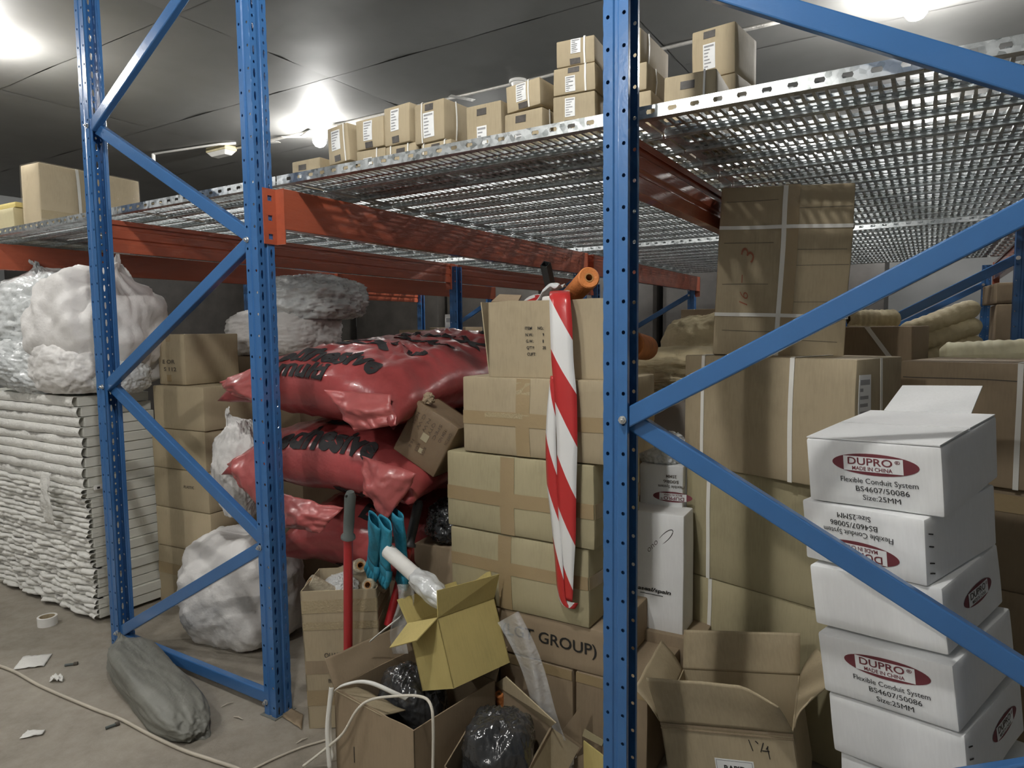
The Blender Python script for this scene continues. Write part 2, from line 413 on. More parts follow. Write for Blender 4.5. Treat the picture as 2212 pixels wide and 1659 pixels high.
# ------------------------------------------------------------------ upright frames
PITCH_H = .0805
def hole_cell(mb, mapf, u0, u1, z0, z1, holes):
    """a strip cell [u0,u1]x[z0,z1] cut into stacked sub cells, one octagonal hole in each"""
    n = len(holes); zz = z0
    for hu, hz, ru, rz, za, zb in holes:
        out = [(u0,za),((u0+u1)/2,za),(u1,za),(u1,(za+zb)/2),(u1,zb),((u0+u1)/2,zb),(u0,zb),(u0,(za+zb)/2)]
        inn = [(hu+ru*math.cos(-PI*.75+PI/4*j)*1.05, hz+rz*math.sin(-PI*.75+PI/4*j)*1.05) for j in range(8)]
        vs = [mapf(u, z) for u, z in out+inn]
        mb.add(vs, [(j, (j+1)%8, 8+(j+1)%8, 8+j) for j in range(8)])
def post_mesh(H):
    mb = MB(); n = int(H/PITCH_H)
    def seg(mapf, u0, u1): mb.add([mapf(u0, 0), mapf(u1, 0), mapf(u1, n*PITCH_H), mapf(u0, n*PITCH_H)], [(0,1,2,3)])
    P = PITCH_H
    for side, y0, sg in ((0, 0, 1), (1, WEB, -1)):
        def mf(u, z, y0=y0): return (u, y0, z)
        g = .005*sg
        for k in range(n):
            z0 = k*P
            hole_cell(mb, mf, 0, .37*FL, z0, z0+P, [(.17*FL, z0+P/2, .0048, .0052, z0, z0+P)])
            hole_cell(mb, mf, .62*FL, FL, z0, z0+P, [(.83*FL, z0+P/2+.002, .0048, .0052, z0, z0+P)])
        # the pressed groove between the two rows of holes
        pts = [(.37*FL, y0), (.42*FL, y0+g), (.57*FL, y0+g), (.62*FL, y0)]
        for a, b in zip(pts, pts[1:]): mb.add([(a[0],a[1],0), (b[0],b[1],0), (b[0],b[1],n*P), (a[0],a[1],n*P)], [(0,1,2,3)])
        l1 = (FL, y0+sg*.014)
        mb.add([(FL,y0,0), (*l1,0), (*l1,n*P), (FL,y0,n*P)], [(0,1,2,3)])
    def wf(u, z): return (0, u, z)
    for k in range(n):
        z0 = k*P
        for c0, c1, hu, sh in ((0, .38*WEB, .20*WEB, 0), (.62*WEB, WEB, .80*WEB, .018)):
            a = z0; m_ = z0+.052; e = z0+P
            hole_cell(mb, wf, c0, c1, a, e, [(hu, z0+.026, .0048, .0165, a, m_), (hu, z0+.066, .0042, .0055, m_, e)])
    pts = [(.38*WEB, 0), (.43*WEB, .006), (.57*WEB, .006), (.62*WEB, 0)]
    for a, b in zip(pts, pts[1:]): mb.add([(a[1],a[0],0), (b[1],b[0],0), (b[1],b[0],n*P), (a[1],a[0],n*P)], [(0,1,2,3)])
    me = bpy.data.meshes.new('post'); me.from_pydata(mb.v, [], mb.f)
    bm = bmesh.new(); bm.from_mesh(me); bmesh.ops.remove_doubles(bm, verts=bm.verts, dist=1e-5)
    bmesh.ops.recalc_face_normals(bm, faces=bm.faces); bm.to_mesh(me); bm.free()
    me.materials.append(BLUE)
    return me
HP, HB = 3.3, 2.06
POST, POST_BACK = post_mesh(HP), post_mesh(HB)
BRACE_PROF = [(-.025,-.015), (.025,-.015), (.025,.015), (-.025,.015)]
bolt_me = MB().tube([(0,0,0), (0,-.003,0)], .011, 12).tube([(0,-.003,0), (0,-.011,0)], .0085, 6).tube([(0,-.011,0), (0,-.017,0)], .004, 8).mesh('bolt'); bolt_me.materials.append(STEEL)
plate_me = MB().box((-.008, -.015, 0), (FL+.012, WEB+.012, .004)).mesh('base_plate'); plate_me.materials.append(GREYSACK)
ZA, DZ = .09, .5855
def make_frame(span, H, pm):
    t = thing('upright_frame', 'x', 'rack frame')
    for k in (0, 1):
        o = put('post', pm, None, t, 0, 0, .0018)
        if k: o.location = (span+FL, WEB, 0); o.rotation_euler = (0, 0, PI)
        b = put('base_plate', plate_me, None, o)
    na, nb = FL*.81, span+FL*.19
    for k in range(6):
        za, zb = ZA+k*DZ, ZA+(k+1)*DZ
        if zb > H: break
        p, q = ((na, za), (nb, zb)) if k % 2 == 0 else ((na, zb), (nb, za))
        y = .024 if k % 2 == 0 else .044
        MB().extrude(BRACE_PROF, (p[0], y, p[1]), (q[0], y, q[1]), up=(0,1,0)).build('brace', BLUE, t, 0, .004)
    MB().extrude(BRACE_PROF, (na, .034, .055), (nb, .034, .055), up=(0,1,0)).build('brace', BLUE, t, 0, .004)
    for k in range(6):
        if ZA+k*DZ > H: break
        x = na if k % 2 == 0 else nb
        o = put('bolt', bolt_me, None, t); o.location = (x, -.001, ZA+k*DZ)
    for x, z in ((na, .02), (nb, .055)):
        o = put('bolt', bolt_me, None, t); o.location = (x, -.001, z)
    return t
fa = make_frame(X2, HP, POST)
fb = make_frame(X2, HB, POST_BACK)
tag(fa, 'blue perforated rack frame standing beside the white paper bundles', 'rack frame', 'rack frames')
_fb = [fb]
def frame_at(x, y, label):
    c = copy_tree(fa) if y == 0 else (_fb.pop() if _fb else copy_tree(fb)); c['group'] = 'rack frames'; c.location = (x, y, 0); tag(c, label); return c
frame_at(X3, 0, 'nearest blue rack frame, bracing the stack of white conduit boxes')
frame_at(X1, B1, 'blue rack frame behind the long red sacks, second row')
frame_at(X3, B1, 'blue rack frame behind the tall strapped carton, second row')
frame_at(XM, B1, 'blue rack frame behind the brown cartons left of the red sacks, second row')
frame_at(X1, B2, 'farthest row blue rack frame right of the orange mesh roll')
frame_at(XM, B2, 'farthest row blue rack frame left of the torn carton of rolls')
frame_at(X3, B2, 'farthest row blue rack frame beyond the woven beige rolls')

# ------------------------------------------------------------------ orange beams
BT, BH = 2.036, .150
prof = [(-.022,-BH), (.022,-BH), (.022,-BH+.045), (.016,-BH+.05), (.016,-BH+.062), (.022,-BH+.067), (.022,-.045), (.014,-.040), (.014,-.011), (.022,-.023), (.022,0), (-.022,0)]
def make_beam(front=True):
    t = thing('orange_beam', 'x', 'rack beam', (0, 0, 0), None, 'orange deck beams')
    L0, L1 = .088, B1-.012
    MB().extrude([(-x, y) for x, y in prof], (0, L0, 0), (0, L1, 0)).build('beam', ORANGE, t, 0, .002)
    for k, (ya, yb) in enumerate(((.028, L0+.001), (L1-.001, B1+.05))):
        if k == 0 and not front: continue
        mb = MB(); me = MB()
        # connector plate with three square cut-outs
        zs = [-.205, -.187, -.167, -.118, -.098, -.045, -.025, .0]
        y0, y1 = min(ya, yb), max(ya, yb); yh0, yh1 = y0+(y1-y0)*.33, y0+(y1-y0)*.66
        xa, xb = -.0255, -.0215
        for j in range(7):
            if j in (1, 3, 5):
                mb.box((xa, y0, zs[j]), (xb, yh0, zs[j+1])); mb.box((xa, yh1, zs[j]), (xb, y1, zs[j+1]))
            else: mb.box((xa, y0, zs[j]), (xb, y1, zs[j+1]))
        ye = L0 if k == 0 else L1
        mb.box((xa, ye-.003, -.205), (.024, ye+.001, 0))
        mb.build('connector', ORANGE, t)
    return t
_beams = {}
def beam_at(x, y, flip, label):
    if flip not in _beams: o = _beams[flip] = make_beam(not flip)
    else: o = copy_tree(_beams[flip])
    o.location = (x, y, BT)
    if flip: o.scale = (-1, 1, 1)
    tag(o, label)
OFF = .028
beam_at(X2+FL+OFF, 0, False, 'orange deck beam hooked on the front post beside the red sacks')
beam_at(X1, 0, True, 'orange deck beam running back from the left front post')
beam_at(X3, 0, True, 'orange deck beam running back behind the nearest blue post')
beam_at(X4+FL+OFF, 0, False, 'orange deck beam at the far right above the conduit boxes')
beam_at(X0+FL+OFF, 0, False, 'orange deck beam above the white plastic sacks at the far left')
for x, fl, lb in ((X2+FL+OFF, False, 'second row orange beam in line with the red sacks'), (X1, True, 'second row orange beam in line with the left front post'),
        (X3, True, 'second row orange beam in line with the nearest post'), (X0+FL+OFF, False, 'second row orange beam above the far small cartons'),
        (XM, True, 'second row orange beam farthest to the left'), (X4+FL+OFF, False, 'second row orange beam farthest to the right')):
    beam_at(x, B1, fl, lb)

# ------------------------------------------------------------------ perforated steel decks
PWID = .212
def plank_mesh(L):
    mb = MB(); n = int((L-.03)/.029); x0 = (L-n*.029)/2; w = PWID-.006; D = -.009
    rows = [(.0, .022, .013, .006, .006), (.022, .136, .079, 0, 0), (.136, .178, .157, .0095, .014), (.178, w, .192, .006, .008)]
    def cell(xa, xb, ya, yb, hx, hy, rx, ry, bell=0.):
        out = [(xa,ya),((xa+xb)/2,ya),(xb,ya),(xb,(ya+yb)/2),(xb,yb),((xa+xb)/2,yb),(xa,yb),(xa,(ya+yb)/2)]
        inn = []
        for sx, sy in ((-1,-1),(0,-1),(1,-1),(1,0),(1,1),(0,1),(-1,1),(-1,0)):
            k = 1+bell*(-sy)
            inn.append((hx+sx*rx*k, hy+sy*ry))
        vs = [(x, y, 0) for x, y in out+inn] + [(x, y, -D if ry > .02 else .006) for x, y in inn]
        mb.add(vs, [(j, (j+1)%8, 8+(j+1)%8, 8+j) for j in range(8)] + [(8+j, 8+(j+1)%8, 16+(j+1)%8, 16+j) for j in range(8)])
    for k in range(n):
        xa, xb = x0+k*.029, x0+(k+1)*.029; hx = (xa+xb)/2
        for ya, yb, hy, rx, ry in rows:
            if rx == 0:
                if k % 2: cell(xa, xb, ya, yb, hx, hy, .0098, .046)
                else: cell(xa, xb, ya, yb, hx, hy-.002, .0108, .050, .18)
            else: cell(xa, xb, ya, yb, hx, hy, rx, ry)
    for xa, xb in ((0, x0), (x0+n*.029, L)): mb.add([(xa,0,0),(xb,0,0),(xb,w,0),(xa,w,0)], [(0,1,2,3)])
    for y, s in ((0, 1), (w, -1)):
        mb.add([(0,y,0),(L,y,0),(L,y,-.011),(0,y,-.011),(0,y+s*.012,-.011),(L,y+s*.012,-.011)], [(0,1,2,3),(3,2,5,4)])
    me = mb.mesh('plank'); me.materials.append(GALV); return me
def channel_mesh(L):
    mb = MB(); n = int((L-.02)/.0595); x0 = (L-n*.0595)/2; h = .034
    for k in range(n):
        xa = x0+k*.0595; hole = [(xa+.03, h/2, .013, .0065, 0, h)]
        def mf(u, z): return (u, 0, z-h)
        out = [(xa,0),(xa+.02975,0),(xa+.0595,0),(xa+.0595,h/2),(xa+.0595,h),(xa+.02975,h),(xa,h),(xa,h/2)]
        inn = [(xa+.03+.0125*math.copysign(min(1, abs(a)), a), h/2+.0062*b) for a, b in ((-.8,-1),(0,-1),(.8,-1),(1,0),(.8,1),(0,1),(-.8,1),(-1,0))]
        vs = [(x, 0, z-h) for x, z in out+inn]+[(x, .002, z-h) for x, z in inn]
        mb.add(vs, [(j,(j+1)%8,8+(j+1)%8,8+j) for j in range(8)]+[(8+j,8+(j+1)%8,16+(j+1)%8,16+j) for j in range(8)])
    for xa, xb in ((0, x0), (x0+n*.0595, L)): mb.add([(xa,0,-h),(xb,0,-h),(xb,0,0),(xa,0,0)], [(0,1,2,3)])
    mb.add([(0,0,0),(L,0,0),(L,.03,0),(0,.03,0)], [(0,1,2,3)])
    mb.add([(0,0,-h),(L,0,-h),(L,.03,-h),(0,.03,-h)], [(0,1,2,3)])
    me = mb.mesh('edge_channel'); me.materials.append(GALV); return me
_pm = {}
def deck(x, L, y, label, front=True):
    k = round(L, 3)
    if k not in _pm: _pm[k] = (plank_mesh(L-.008), channel_mesh(L-.008))
    t = thing('steel_deck', label, 'deck', (x+.004, y, DECK-.013), None, 'perforated steel decks')
    yy = .026
    for i in range(12):
        o = put('plank', _pm[k][0], None, t); o.location = (0, yy+.004, -.001*random.random()); yy += PWID
    if front:
        o = put('edge_channel', _pm[k][1], None, t); o.location = (0, -.004, .013)
    return t
YC = .128
deck(XM+FL/2, X2, YC, 'perforated steel deck at the far left beyond the wrapped carton')
deck(X0+FL/2, GAP, YC, 'perforated steel deck left of the left front post, carrying the wrapped carton')
deck(X1+FL/2, X2, YC, 'perforated steel deck between the two left front posts')
deck(X2+FL/2, GAP, YC, 'perforated steel deck carrying the row of small labelled cartons')
deck(X3+FL/2, X2, YC, 'perforated steel deck over the tall strapped carton and conduit boxes')
deck(X4+FL/2, GAP, YC, 'perforated steel deck at the right edge beyond the conduit boxes')
for x, L, lb in ((XM, X2, 'second row steel deck farthest left'), (X0, GAP, 'second row steel deck left of the rear blue post'), (X1, X2, 'second row steel deck behind the red sacks'),
        (X2, GAP, 'second row steel deck behind the torn carton'), (X3, X2, 'second row steel deck behind the tall carton'), (X4, GAP, 'second row steel deck at the far right')):
    deck(x+FL/2, L, B1+.09, lb)

# ------------------------------------------------------------------ ceiling fittings
CY = 2.92
t = thing('ceiling_cable', 'taped white cable running along the dark ceiling to the lamp', 'cable', (0, 0, 0))
pts = [(-3.1+.16*i, CY+.012*noise.noise(Vector((i*.7, 0, 3))), CEIL-.016+.004*noise.noise(Vector((i, 2, 3)))) for i in range(36)]
MB().tube(pts, [.012+.006*abs(noise.noise(Vector((i*.9, 5, 1)))) for i in range(36)], 8).build('cable', CABLETAPE, t, 180)
for x, a in ((-1.95, .5), (-1.75, -.4), (-1.35, .3), (-.6, 1.0), (.03, 1.1), (1.2, 1.2), (-2.3, .4)):
    d = Vector((math.cos(a), math.sin(a), 0)); n = Vector((-d.y, d.x, 0)); c = Vector((x, CY, CEIL-.036))
    MB().board([c-d*.11-n*.026, c+d*.11-n*.026, c+d*.11+n*.026, c-d*.11+n*.026], .002).build('tape_strip', CABLETAPE, t)
t = thing('smoke_detector', 'round white smoke detector on the ceiling above a labelled carton', 'detector', (.57, 2.90, CEIL))
MB().tube([(0,0,0), (0,0,-.03)], .07, 24).build('base', PLASTIC_W, t, 40)
MB().tube([(0,0,-.03), (0,0,-.05), (0,0,-.075), (0,0,-.085)], [.055, .05, .035, .012], 20).build('sensor_head', PLASTIC_W, t, 40)
for k in range(6):
    a = k*PI/3; MB().tube([(.04*math.cos(a), .04*math.sin(a), -.045), (.028*math.cos(a), .028*math.sin(a), -.085)], .004, 6).build('guard_bar', GREYINK, t)
t = thing('emergency_light', 'cream box shaped light fitting on the ceiling beside a conduit', 'light fitting', (-2.95, 2.85, CEIL))
MB().box((-.16, -.07, -.05), (.16, .07, 0)).build('housing', CREAM, t, 0, .01)
MB().add([(-.15,-.065,-.05), (.15,-.065,-.05), (.15,.065,-.05), (-.15,.065,-.05), (-.11,-.04,-.09), (.11,-.04,-.09), (.11,.04,-.09), (-.11,.04,-.09)],
    [(0,1,5,4), (1,2,6,5), (2,3,7,6), (3,0,4,7), (4,5,6,7)]).build('diffuser', PLASTIC_W, t, 0, .006)
t = thing('conduit', 'thin white conduit with a hanging end below the cream light fitting', 'conduit', (-3.15, 2.6, CEIL))
MB().tube([(-.5,-.05,-.03), (.35,.12,-.02), (.5,.2,-.015)], .012, 8).build('pipe', PLASTIC_W, t, 180)
MB().tube([(-.5,-.05,-.03), (-.5,-.05,-.12)], .018, 10).build('end_cap', PLASTIC_W, t, 40)

# ------------------------------------------------------------------ cartons on top of the deck
def small(name, label, q, lab=None, sticker=None, straps=(), mat=None, sideband=None):
    t = carton(name, label, q, mat, 'small cartons on the deck', .004)
    w_, d_, h_ = t['dim']
    if lab: shipping_label(t, 'F', lab[0]*w_, lab[1]*h_, lab[2]*w_, lab[3]*h_)
    if sticker: dark_sticker(t, 'F', sticker[0]*w_, sticker[1]*h_, .27*w_, min(.024, .2*h_))
    for u in straps: strap_vert(t, u*w_, .006)
    if sideband: strap_side(t, sideband*d_, .006)
    return t
Z = 2.1
small('labelled_carton', 'low film wrapped carton at the far left end of the small carton row', (.855,.45,Z,.174,.22,.155,.009,0,0), (.45,.45,.3,.4), (.4,.8))
small('labelled_carton', 'leaning small carton just right of the far lamp', (1.087,.45,2.208,.129,.2,.154,-.064,0,-.049), (.42,.62,.42,.52), (.45,.14), (.82,))
small('labelled_carton', 'small carton hidden under the leaning carton by the far lamp', (1.075,.46,Z,.14,.2,.10,-.03,0,0))
small('labelled_carton', 'upper carton of the second small pair from the left, sticker below its label', (1.249,.45,2.246,.151,.22,.119,-.033,0,0), (.45,.6,.32,.66), (.48,.12))
small('labelled_carton', 'lower carton of the second small pair from the left', (1.247,.45,Z,.152,.22,.144,.038,0,0), (.4,.62,.3,.3), None, (.72,))
small('labelled_carton', 'upper carton of the third small pair, with shiny tape under its label', (1.402,.45,2.24,.143,.22,.149,-.087,0,0), (.45,.62,.32,.56), (.46,.12))
small('labelled_carton', 'lower carton of the third small pair, dark sticker beside two straps', (1.406,.45,Z,.157,.22,.138,-.007,0,0), None, (.5,.82), (.18, .74))
small('labelled_carton', 'upper carton with side strap just left of the single squat carton', (1.557,.45,2.224,.154,.22,.150,-.085,0,0), (.5,.42,.36,.62), (.52,.86), (.28,), None, .3)
small('labelled_carton', 'lower carton under the side strapped one on the deck', (1.589,.45,Z,.151,.22,.121,-.039,0,0), None, (.5,.85), (.1, .8))
small('labelled_carton', 'single squat carton standing alone with label below a dark sticker', (1.804,.45,Z,.154,.22,.225,.007,0,0), (.46,.42,.28,.44), (.46,.87))
small('labelled_carton', 'tilted upper carton beneath the smoke detector', (1.981,.45,2.271,.143,.22,.092,-.043,0,-.058), (.46,.62,.30,.66), (.5,.13), (.68,))
small('labelled_carton', 'lower carton below the tilted one under the smoke detector', (1.971,.45,Z,.159,.22,.168,-.066,0,0), (.45,.38,.26,.35), (.45,.84), (), None, .2)
small('labelled_carton', 'topmost carton of the three high stack left of the nearest blue post', (2.181,.45,2.386,.137,.22,.086,.099,0,0), (.52,.7,.26,.55), (.5,.14), (.75,))
small('labelled_carton', 'middle carton of the three high stack left of the nearest blue post', (2.171,.45,2.296,.149,.22,.088,.079,0,0), (.42,.35,.24,.58), (.5,.85), (.78,))
small('labelled_carton', 'bottom carton of the three high stack left of the nearest blue post', (2.167,.45,Z,.154,.22,.194,.074,0,0), (.42,.78,.24,.32), (.42,.5))
small('labelled_carton', 'topmost side lit carton just right of the nearest blue post', (2.366,.45,2.345,.118,.26,.108,-.007,0,0), None, None, (), None, .25)
small('labelled_carton', 'middle side lit carton just right of the nearest blue post', (2.366,.45,2.258,.137,.2,.085,.002,0,0), None, None, (), None, .4)
small('labelled_carton', 'bottom side lit carton just right of the nearest blue post', (2.374,.45,Z,.143,.2,.156,.036,0,0))
small('labelled_carton', 'carton with a slanting strap standing in front of the tallest deck carton', (2.56,.45,Z,.161,.2,.182,.053,0,0), (.46,.28,.22,.34), (.46,.8), (.78,))
small('labelled_carton', 'tallest deck carton at the right, its side brightly lit', (2.566,.72,2.346,.150,.21,.165,-.113,0,0), (.42,.42,.28,.50), (.42,.86))
small('labelled_carton', 'small carton under the tallest deck carton', (2.57,.72,Z,.15,.2,.245,-.11,0,0))
small('labelled_carton', 'small carton half hidden behind the cartons right of the nearest post', (2.30,.95,Z,.16,.2,.32,.02,0,0))
t = carton('wrapped_carton', 'large film wrapped brown carton with a white strap on the left deck', (-1.411,.351,Z,.19,.62,.42,.055,0,0), KRAFT, None, .02)
strap_side(t, .22, .018); tape_band(t, .12, .05, 'R', SHINYTAPE)
put('stretch_film', body_mesh(.20, .63, .425, .03, 91), FILM, t, 60)
t = carton('wrapped_carton', 'lower film wrapped carton behind the strapped one on the left deck', (-1.30,1.03,Z,.20,.32,.28,.02,0,0), KRAFT, None, .02)
put('stretch_film', body_mesh(.21, .33, .285, .03, 92), FILM, t, 60)
carton('flat_carton', 'low yellowish carton at the left picture edge on the deck', (-2.35,.36,Z,.75,.5,.20,.02,0,0), KRAFT3)
carton('flat_carton', 'long thin carton lying on the low yellowish carton at the left edge', (-2.33,.37,Z+.203,.74,.5,.03,.02,0,0), YELLOW)

# ------------------------------------------------------------------ the centre stack of cartons
def fit_letter(root, face, u, v, cap, s, mat, width=None, ang=0., **k):
    return letter(root, face, u, v, cap/.69, s, mat, ang, width=width, **k)
c5 = carton('printed_carton', 'flat brown carton printed LGT GROUP) under the taped stack', (1.74,.36,.325,.68,.42,.160,.02,0,0), KRAFT2)
fit_letter(c5, 'F', .44, .085, .040, '(LGT GROUP)', BLACK, .37)
for i, (x, wv, hh) in enumerate(((1.72, .24, .322), (1.975, .30, .320), (2.285, .26, .322))):
    t = carton('floor_carton', 'brown carton on the floor, %s of the three below the LGT GROUP) carton' % ('leftmost', 'middle', 'rightmost')[i], (x,.37,0,wv,.42,hh,0,0,0), KRAFT2, 'cartons under the printed carton')
    tape_band(t, hh-.02, .035, 'F', TAPE)
c4 = carton('taped_carton', 'lowest taped carton of the centre stack, behind the tape loop', (1.766,.36,.488,.575,.40,.274,.0,0,0), KRAFT3, 'taped cartons of the centre stack', .006)
tape_vert(c4, .245, .055); tape_band(c4, .155, .045, 'FR')
c3 = carton('taped_carton', 'third carton from the top of the centre stack, with cross taped front', (1.755,.36,.766,.61,.40,.285,-.015,0,0), KRAFT3, 'taped cartons of the centre stack', .006)
tape_vert(c3, .27, .058); tape_band(c3, .130, .05, 'FR')
c2 = carton('taped_carton', 'second carton from the top of the centre stack, with glinting tape', (1.832,.36,1.056,.590,.40,.277,-.01,0,0), KRAFT, 'taped cartons of the centre stack', .006)
tape_band(c2, .130, .05, 'FR'); tape_vert(c2, .262, .055); tape_vert(c2, .262, .055, 'F', .145, .262, SHINYTAPE, 'shiny_tape')
decal(c2, 'shiny_tape', 'F', .10, .134, .262, .152, SHINYTAPE, .0016)
# top open carton
c1 = thing('open_carton', 'open carton of rolls printed ITEM NO. on top of the centre stack', 'box', Vector((1.945,.37,1.335)), rot(.06)); c1['dim'] = (.44, .36, .268)
cw, cd, ch = .44, .36, .268
def walls(t, dim, mat, th=.004, skew=None):
    w_, d_, h_ = dim
    MB().box((-w_/2, -d_/2, 0), (w_/2, d_/2, th)).build('base', mat, t)
    for (a, b) in (((-w_/2, -d_/2), (w_/2, -d_/2)), ((w_/2, -d_/2), (w_/2, d_/2)), ((w_/2, d_/2), (-w_/2, d_/2)), ((-w_/2, d_/2), (-w_/2, -d_/2))):
        A, B = Vector((*a, th)), Vector((*b, th)); n = Vector((-(B-A).y, (B-A).x, 0)).normalized()
        k = 10; mb = MB(); vs = []; fs = []
        for j in (0, 1):
            for i in range(k+1):
                for lv in (0, 1):
                    p = A.lerp(B, i/k)+n*(th*j); p.z = th if lv == 0 else h_ + (.006*noise.noise(Vector((p.x*14, p.y*14, h_*9))) if skew else 0)
                    vs.append(p)
        m_ = 2*(k+1)
        for i in range(k):
            for j in (0, 1): fs.append((j*m_+2*i, j*m_+2*i+2, j*m_+2*i+3, j*m_+2*i+1))
            fs.append((2*i+1, 2*i+3, m_+2*i+3, m_+2*i+1)); fs.append((2*i, 2*i+2, m_+2*i+2, m_+2*i))
        fs += [(0, 1, m_+1, m_), (2*k, 2*k+1, m_+2*k+1, m_+2*k)]
        mb.add(vs, fs).build('wall', mat, t)
c1.location = Vector((1.940, .375, 1.334)) + rot(.06) @ Vector((cw/2, cd/2, 0))
walls(c1, (cw, cd, ch), KRAFT, .004, True)
flap_board(c1, [(-cw/2-.001,-cd/2,.004), (-cw/2-.001,cd/2,.004), (-cw/2-.03,cd/2,ch), (-cw/2-.034,-cd/2+.004,ch)], KRAFT, 'flap')
flap_board(c1, [(-cw/2+.01,-cd/2+.006,ch-.002), (-cw/2+.12,-cd/2+.006,ch-.002), (-cw/2+.11,-cd/2+.05,ch+.02), (-cw/2+.02,-cd/2+.05,ch+.026)], KRAFT2, 'torn_flap')
for k, (a, wa, b, wb_) in enumerate((('ITEM', .027, 'NO.:', .024), ('N.W.:', .030, '9', .006), ('G.W.:', .030, '1', .004), ("Q'TY:", .031, '20', .012), ('CUFT:', .034, None, 0))):
    v_ = .172-.0225*k
    fit_letter(c1, 'F', .148+.002*k+wa/2, v_, .0098, a, BLACK, wa, bold=.02)
    if b: fit_letter(c1, 'F', (.197 if k == 0 else .216)+wb_/2, v_, .0098, b, BLACK, wb_, bold=.02)
# things in that carton
t = thing('tape_roll', 'red and white barrier tape roll poking out of the top carton', 'tape roll', Vector((2.065,.52,1.555)), rot(.5, .1, .2))
MB().tube([(0,-.035,0), (0,.035,0)], .075, 28).build('roll', STRIPES, t, 40)
me = t.children[0].data; uvl = me.uv_layers.new(name='UVMap')
for lp in me.loops:
    c = me.vertices[lp.vertex_index].co; uvl.data[lp.index].uv = (c.y*2, math.atan2(c.z, c.x)*.32+.45)
MB().tube([(0,-.037,0), (0,.037,0)], .03, 20).build('core', WOOD, t, 40)
def roll(name, label, p0, p1, r, mat, core=.4, cat='roll'):
    p0, p1 = Vector(p0), Vector(p1); t = thing(name, label, cat, (p0+p1)/2 - Vector((0,0,r*.8)))
    o = t.location; d = (p1-p0).normalized(); a, b = p0-o, p1-o
    n = 24; ax = d.cross(Vector((0,0,1))).normalized(); up = ax.cross(d); mb = MB()
    ring = lambda c, rr: [c+(ax*math.cos(2*PI*j/n)+up*math.sin(2*PI*j/n))*rr for j in range(n)]
    mb.add(ring(a, r)+ring(b, r*.97), [(j, (j+1)%n, n+(j+1)%n, n+j) for j in range(n)])
    mb.build('sheet', mat, t, 60)
    mb = MB(); mb.add(ring(a, r)+ring(a-d*.004, r*.9)+ring(a-d*.002, r*core), [(j,(j+1)%n,n+(j+1)%n,n+j) for j in range(n)]+[(n+j,n+(j+1)%n,2*n+(j+1)%n,2*n+j) for j in range(n)])
    mb.build('end', mat, t); MB().add(ring(b, r*.97), [tuple(range(n))]).build('end', mat, t)
    mb = MB(); mb.add(ring(a-d*.003, r*core)+ring(a+d*.05, r*core*.98), [(j,(j+1)%n,n+(j+1)%n,n+j) for j in range(n)]+[tuple(range(n, 2*n))])
    mb.add(ring(a-d*.004, r*core*1.02)+ring(a-d*.004, r*core*.75), [(j,(j+1)%n,n+(j+1)%n,n+j) for j in range(n)])
    mb.build('core', WOOD, t); return t
A = at(1272, 600, Y=.43); B = at(1222, 652, Y=.70)
roll('mesh_roll', 'orange plastic mesh roll sticking out of the top carton', A, B, .037, ORANGEROLL)
A = at(1362, 745, Y=.80); roll('mesh_roll', 'orange mesh roll half hidden behind the nearest blue post', A, A+Vector((-.05,.30,-.02)), .054, ORANGEROLL, .3)
A = at(1178, 570, Y=.5); B = at(1196, 650, Y=.62); d = (B-A).normalized()
t = thing('square_tube', 'black square tube standing in the top carton', 'tube', B)
pf = [(-.014,-.014), (.014,-.014), (.014,.014), (-.014,.014)]; pi_ = [(x*.82, y*.82) for x, y in pf]
mb = MB(); a0 = A-B; ax = d.cross(Vector((0,1,0))).normalized(); up = ax.cross(d)
for k, (pa, pb) in enumerate(((pf, pi_),)):
    vs = [a0+ax*x+up*y for x, y in pa]+[ax*x+up*y for x, y in pa]+[a0+ax*x+up*y for x, y in pb]+[ax*x+up*y for x, y in pb]
    fs = [(j,(j+1)%4,4+(j+1)%4,4+j) for j in range(4)]+[(8+j,8+(j+1)%4,12+(j+1)%4,12+j) for j in range(4)]+[(j,(j+1)%4,8+(j+1)%4,8+j) for j in range(4)]+[(4,5,6,7)]
    mb.add(vs, fs)
mb.build('sheath', TUBEBLACK, t)
MB().box((-.02,-.02,-.004), (.02,.02,.004)).build('foot', TUBEBLACK, t)
t = thing('tape_wad', 'crumpled clear tape packet beside the orange mesh roll', 'packet', Vector((2.16,.44,1.588)))
MB().grid(lambda a, b: (.09*a-.045, .06*b-.03, .03+.028*noise.noise(Vector((a*3, b*3, 2)))-.06*(a-.5)**2+.05*a), 14, 10).build('wrapper', CLEARSACK, t, 180, 0, .003)
MB().box((-.03,-.02,-.006), (.03,.02,.03)).build('core', PLASTIC_W, t, 0, .008)

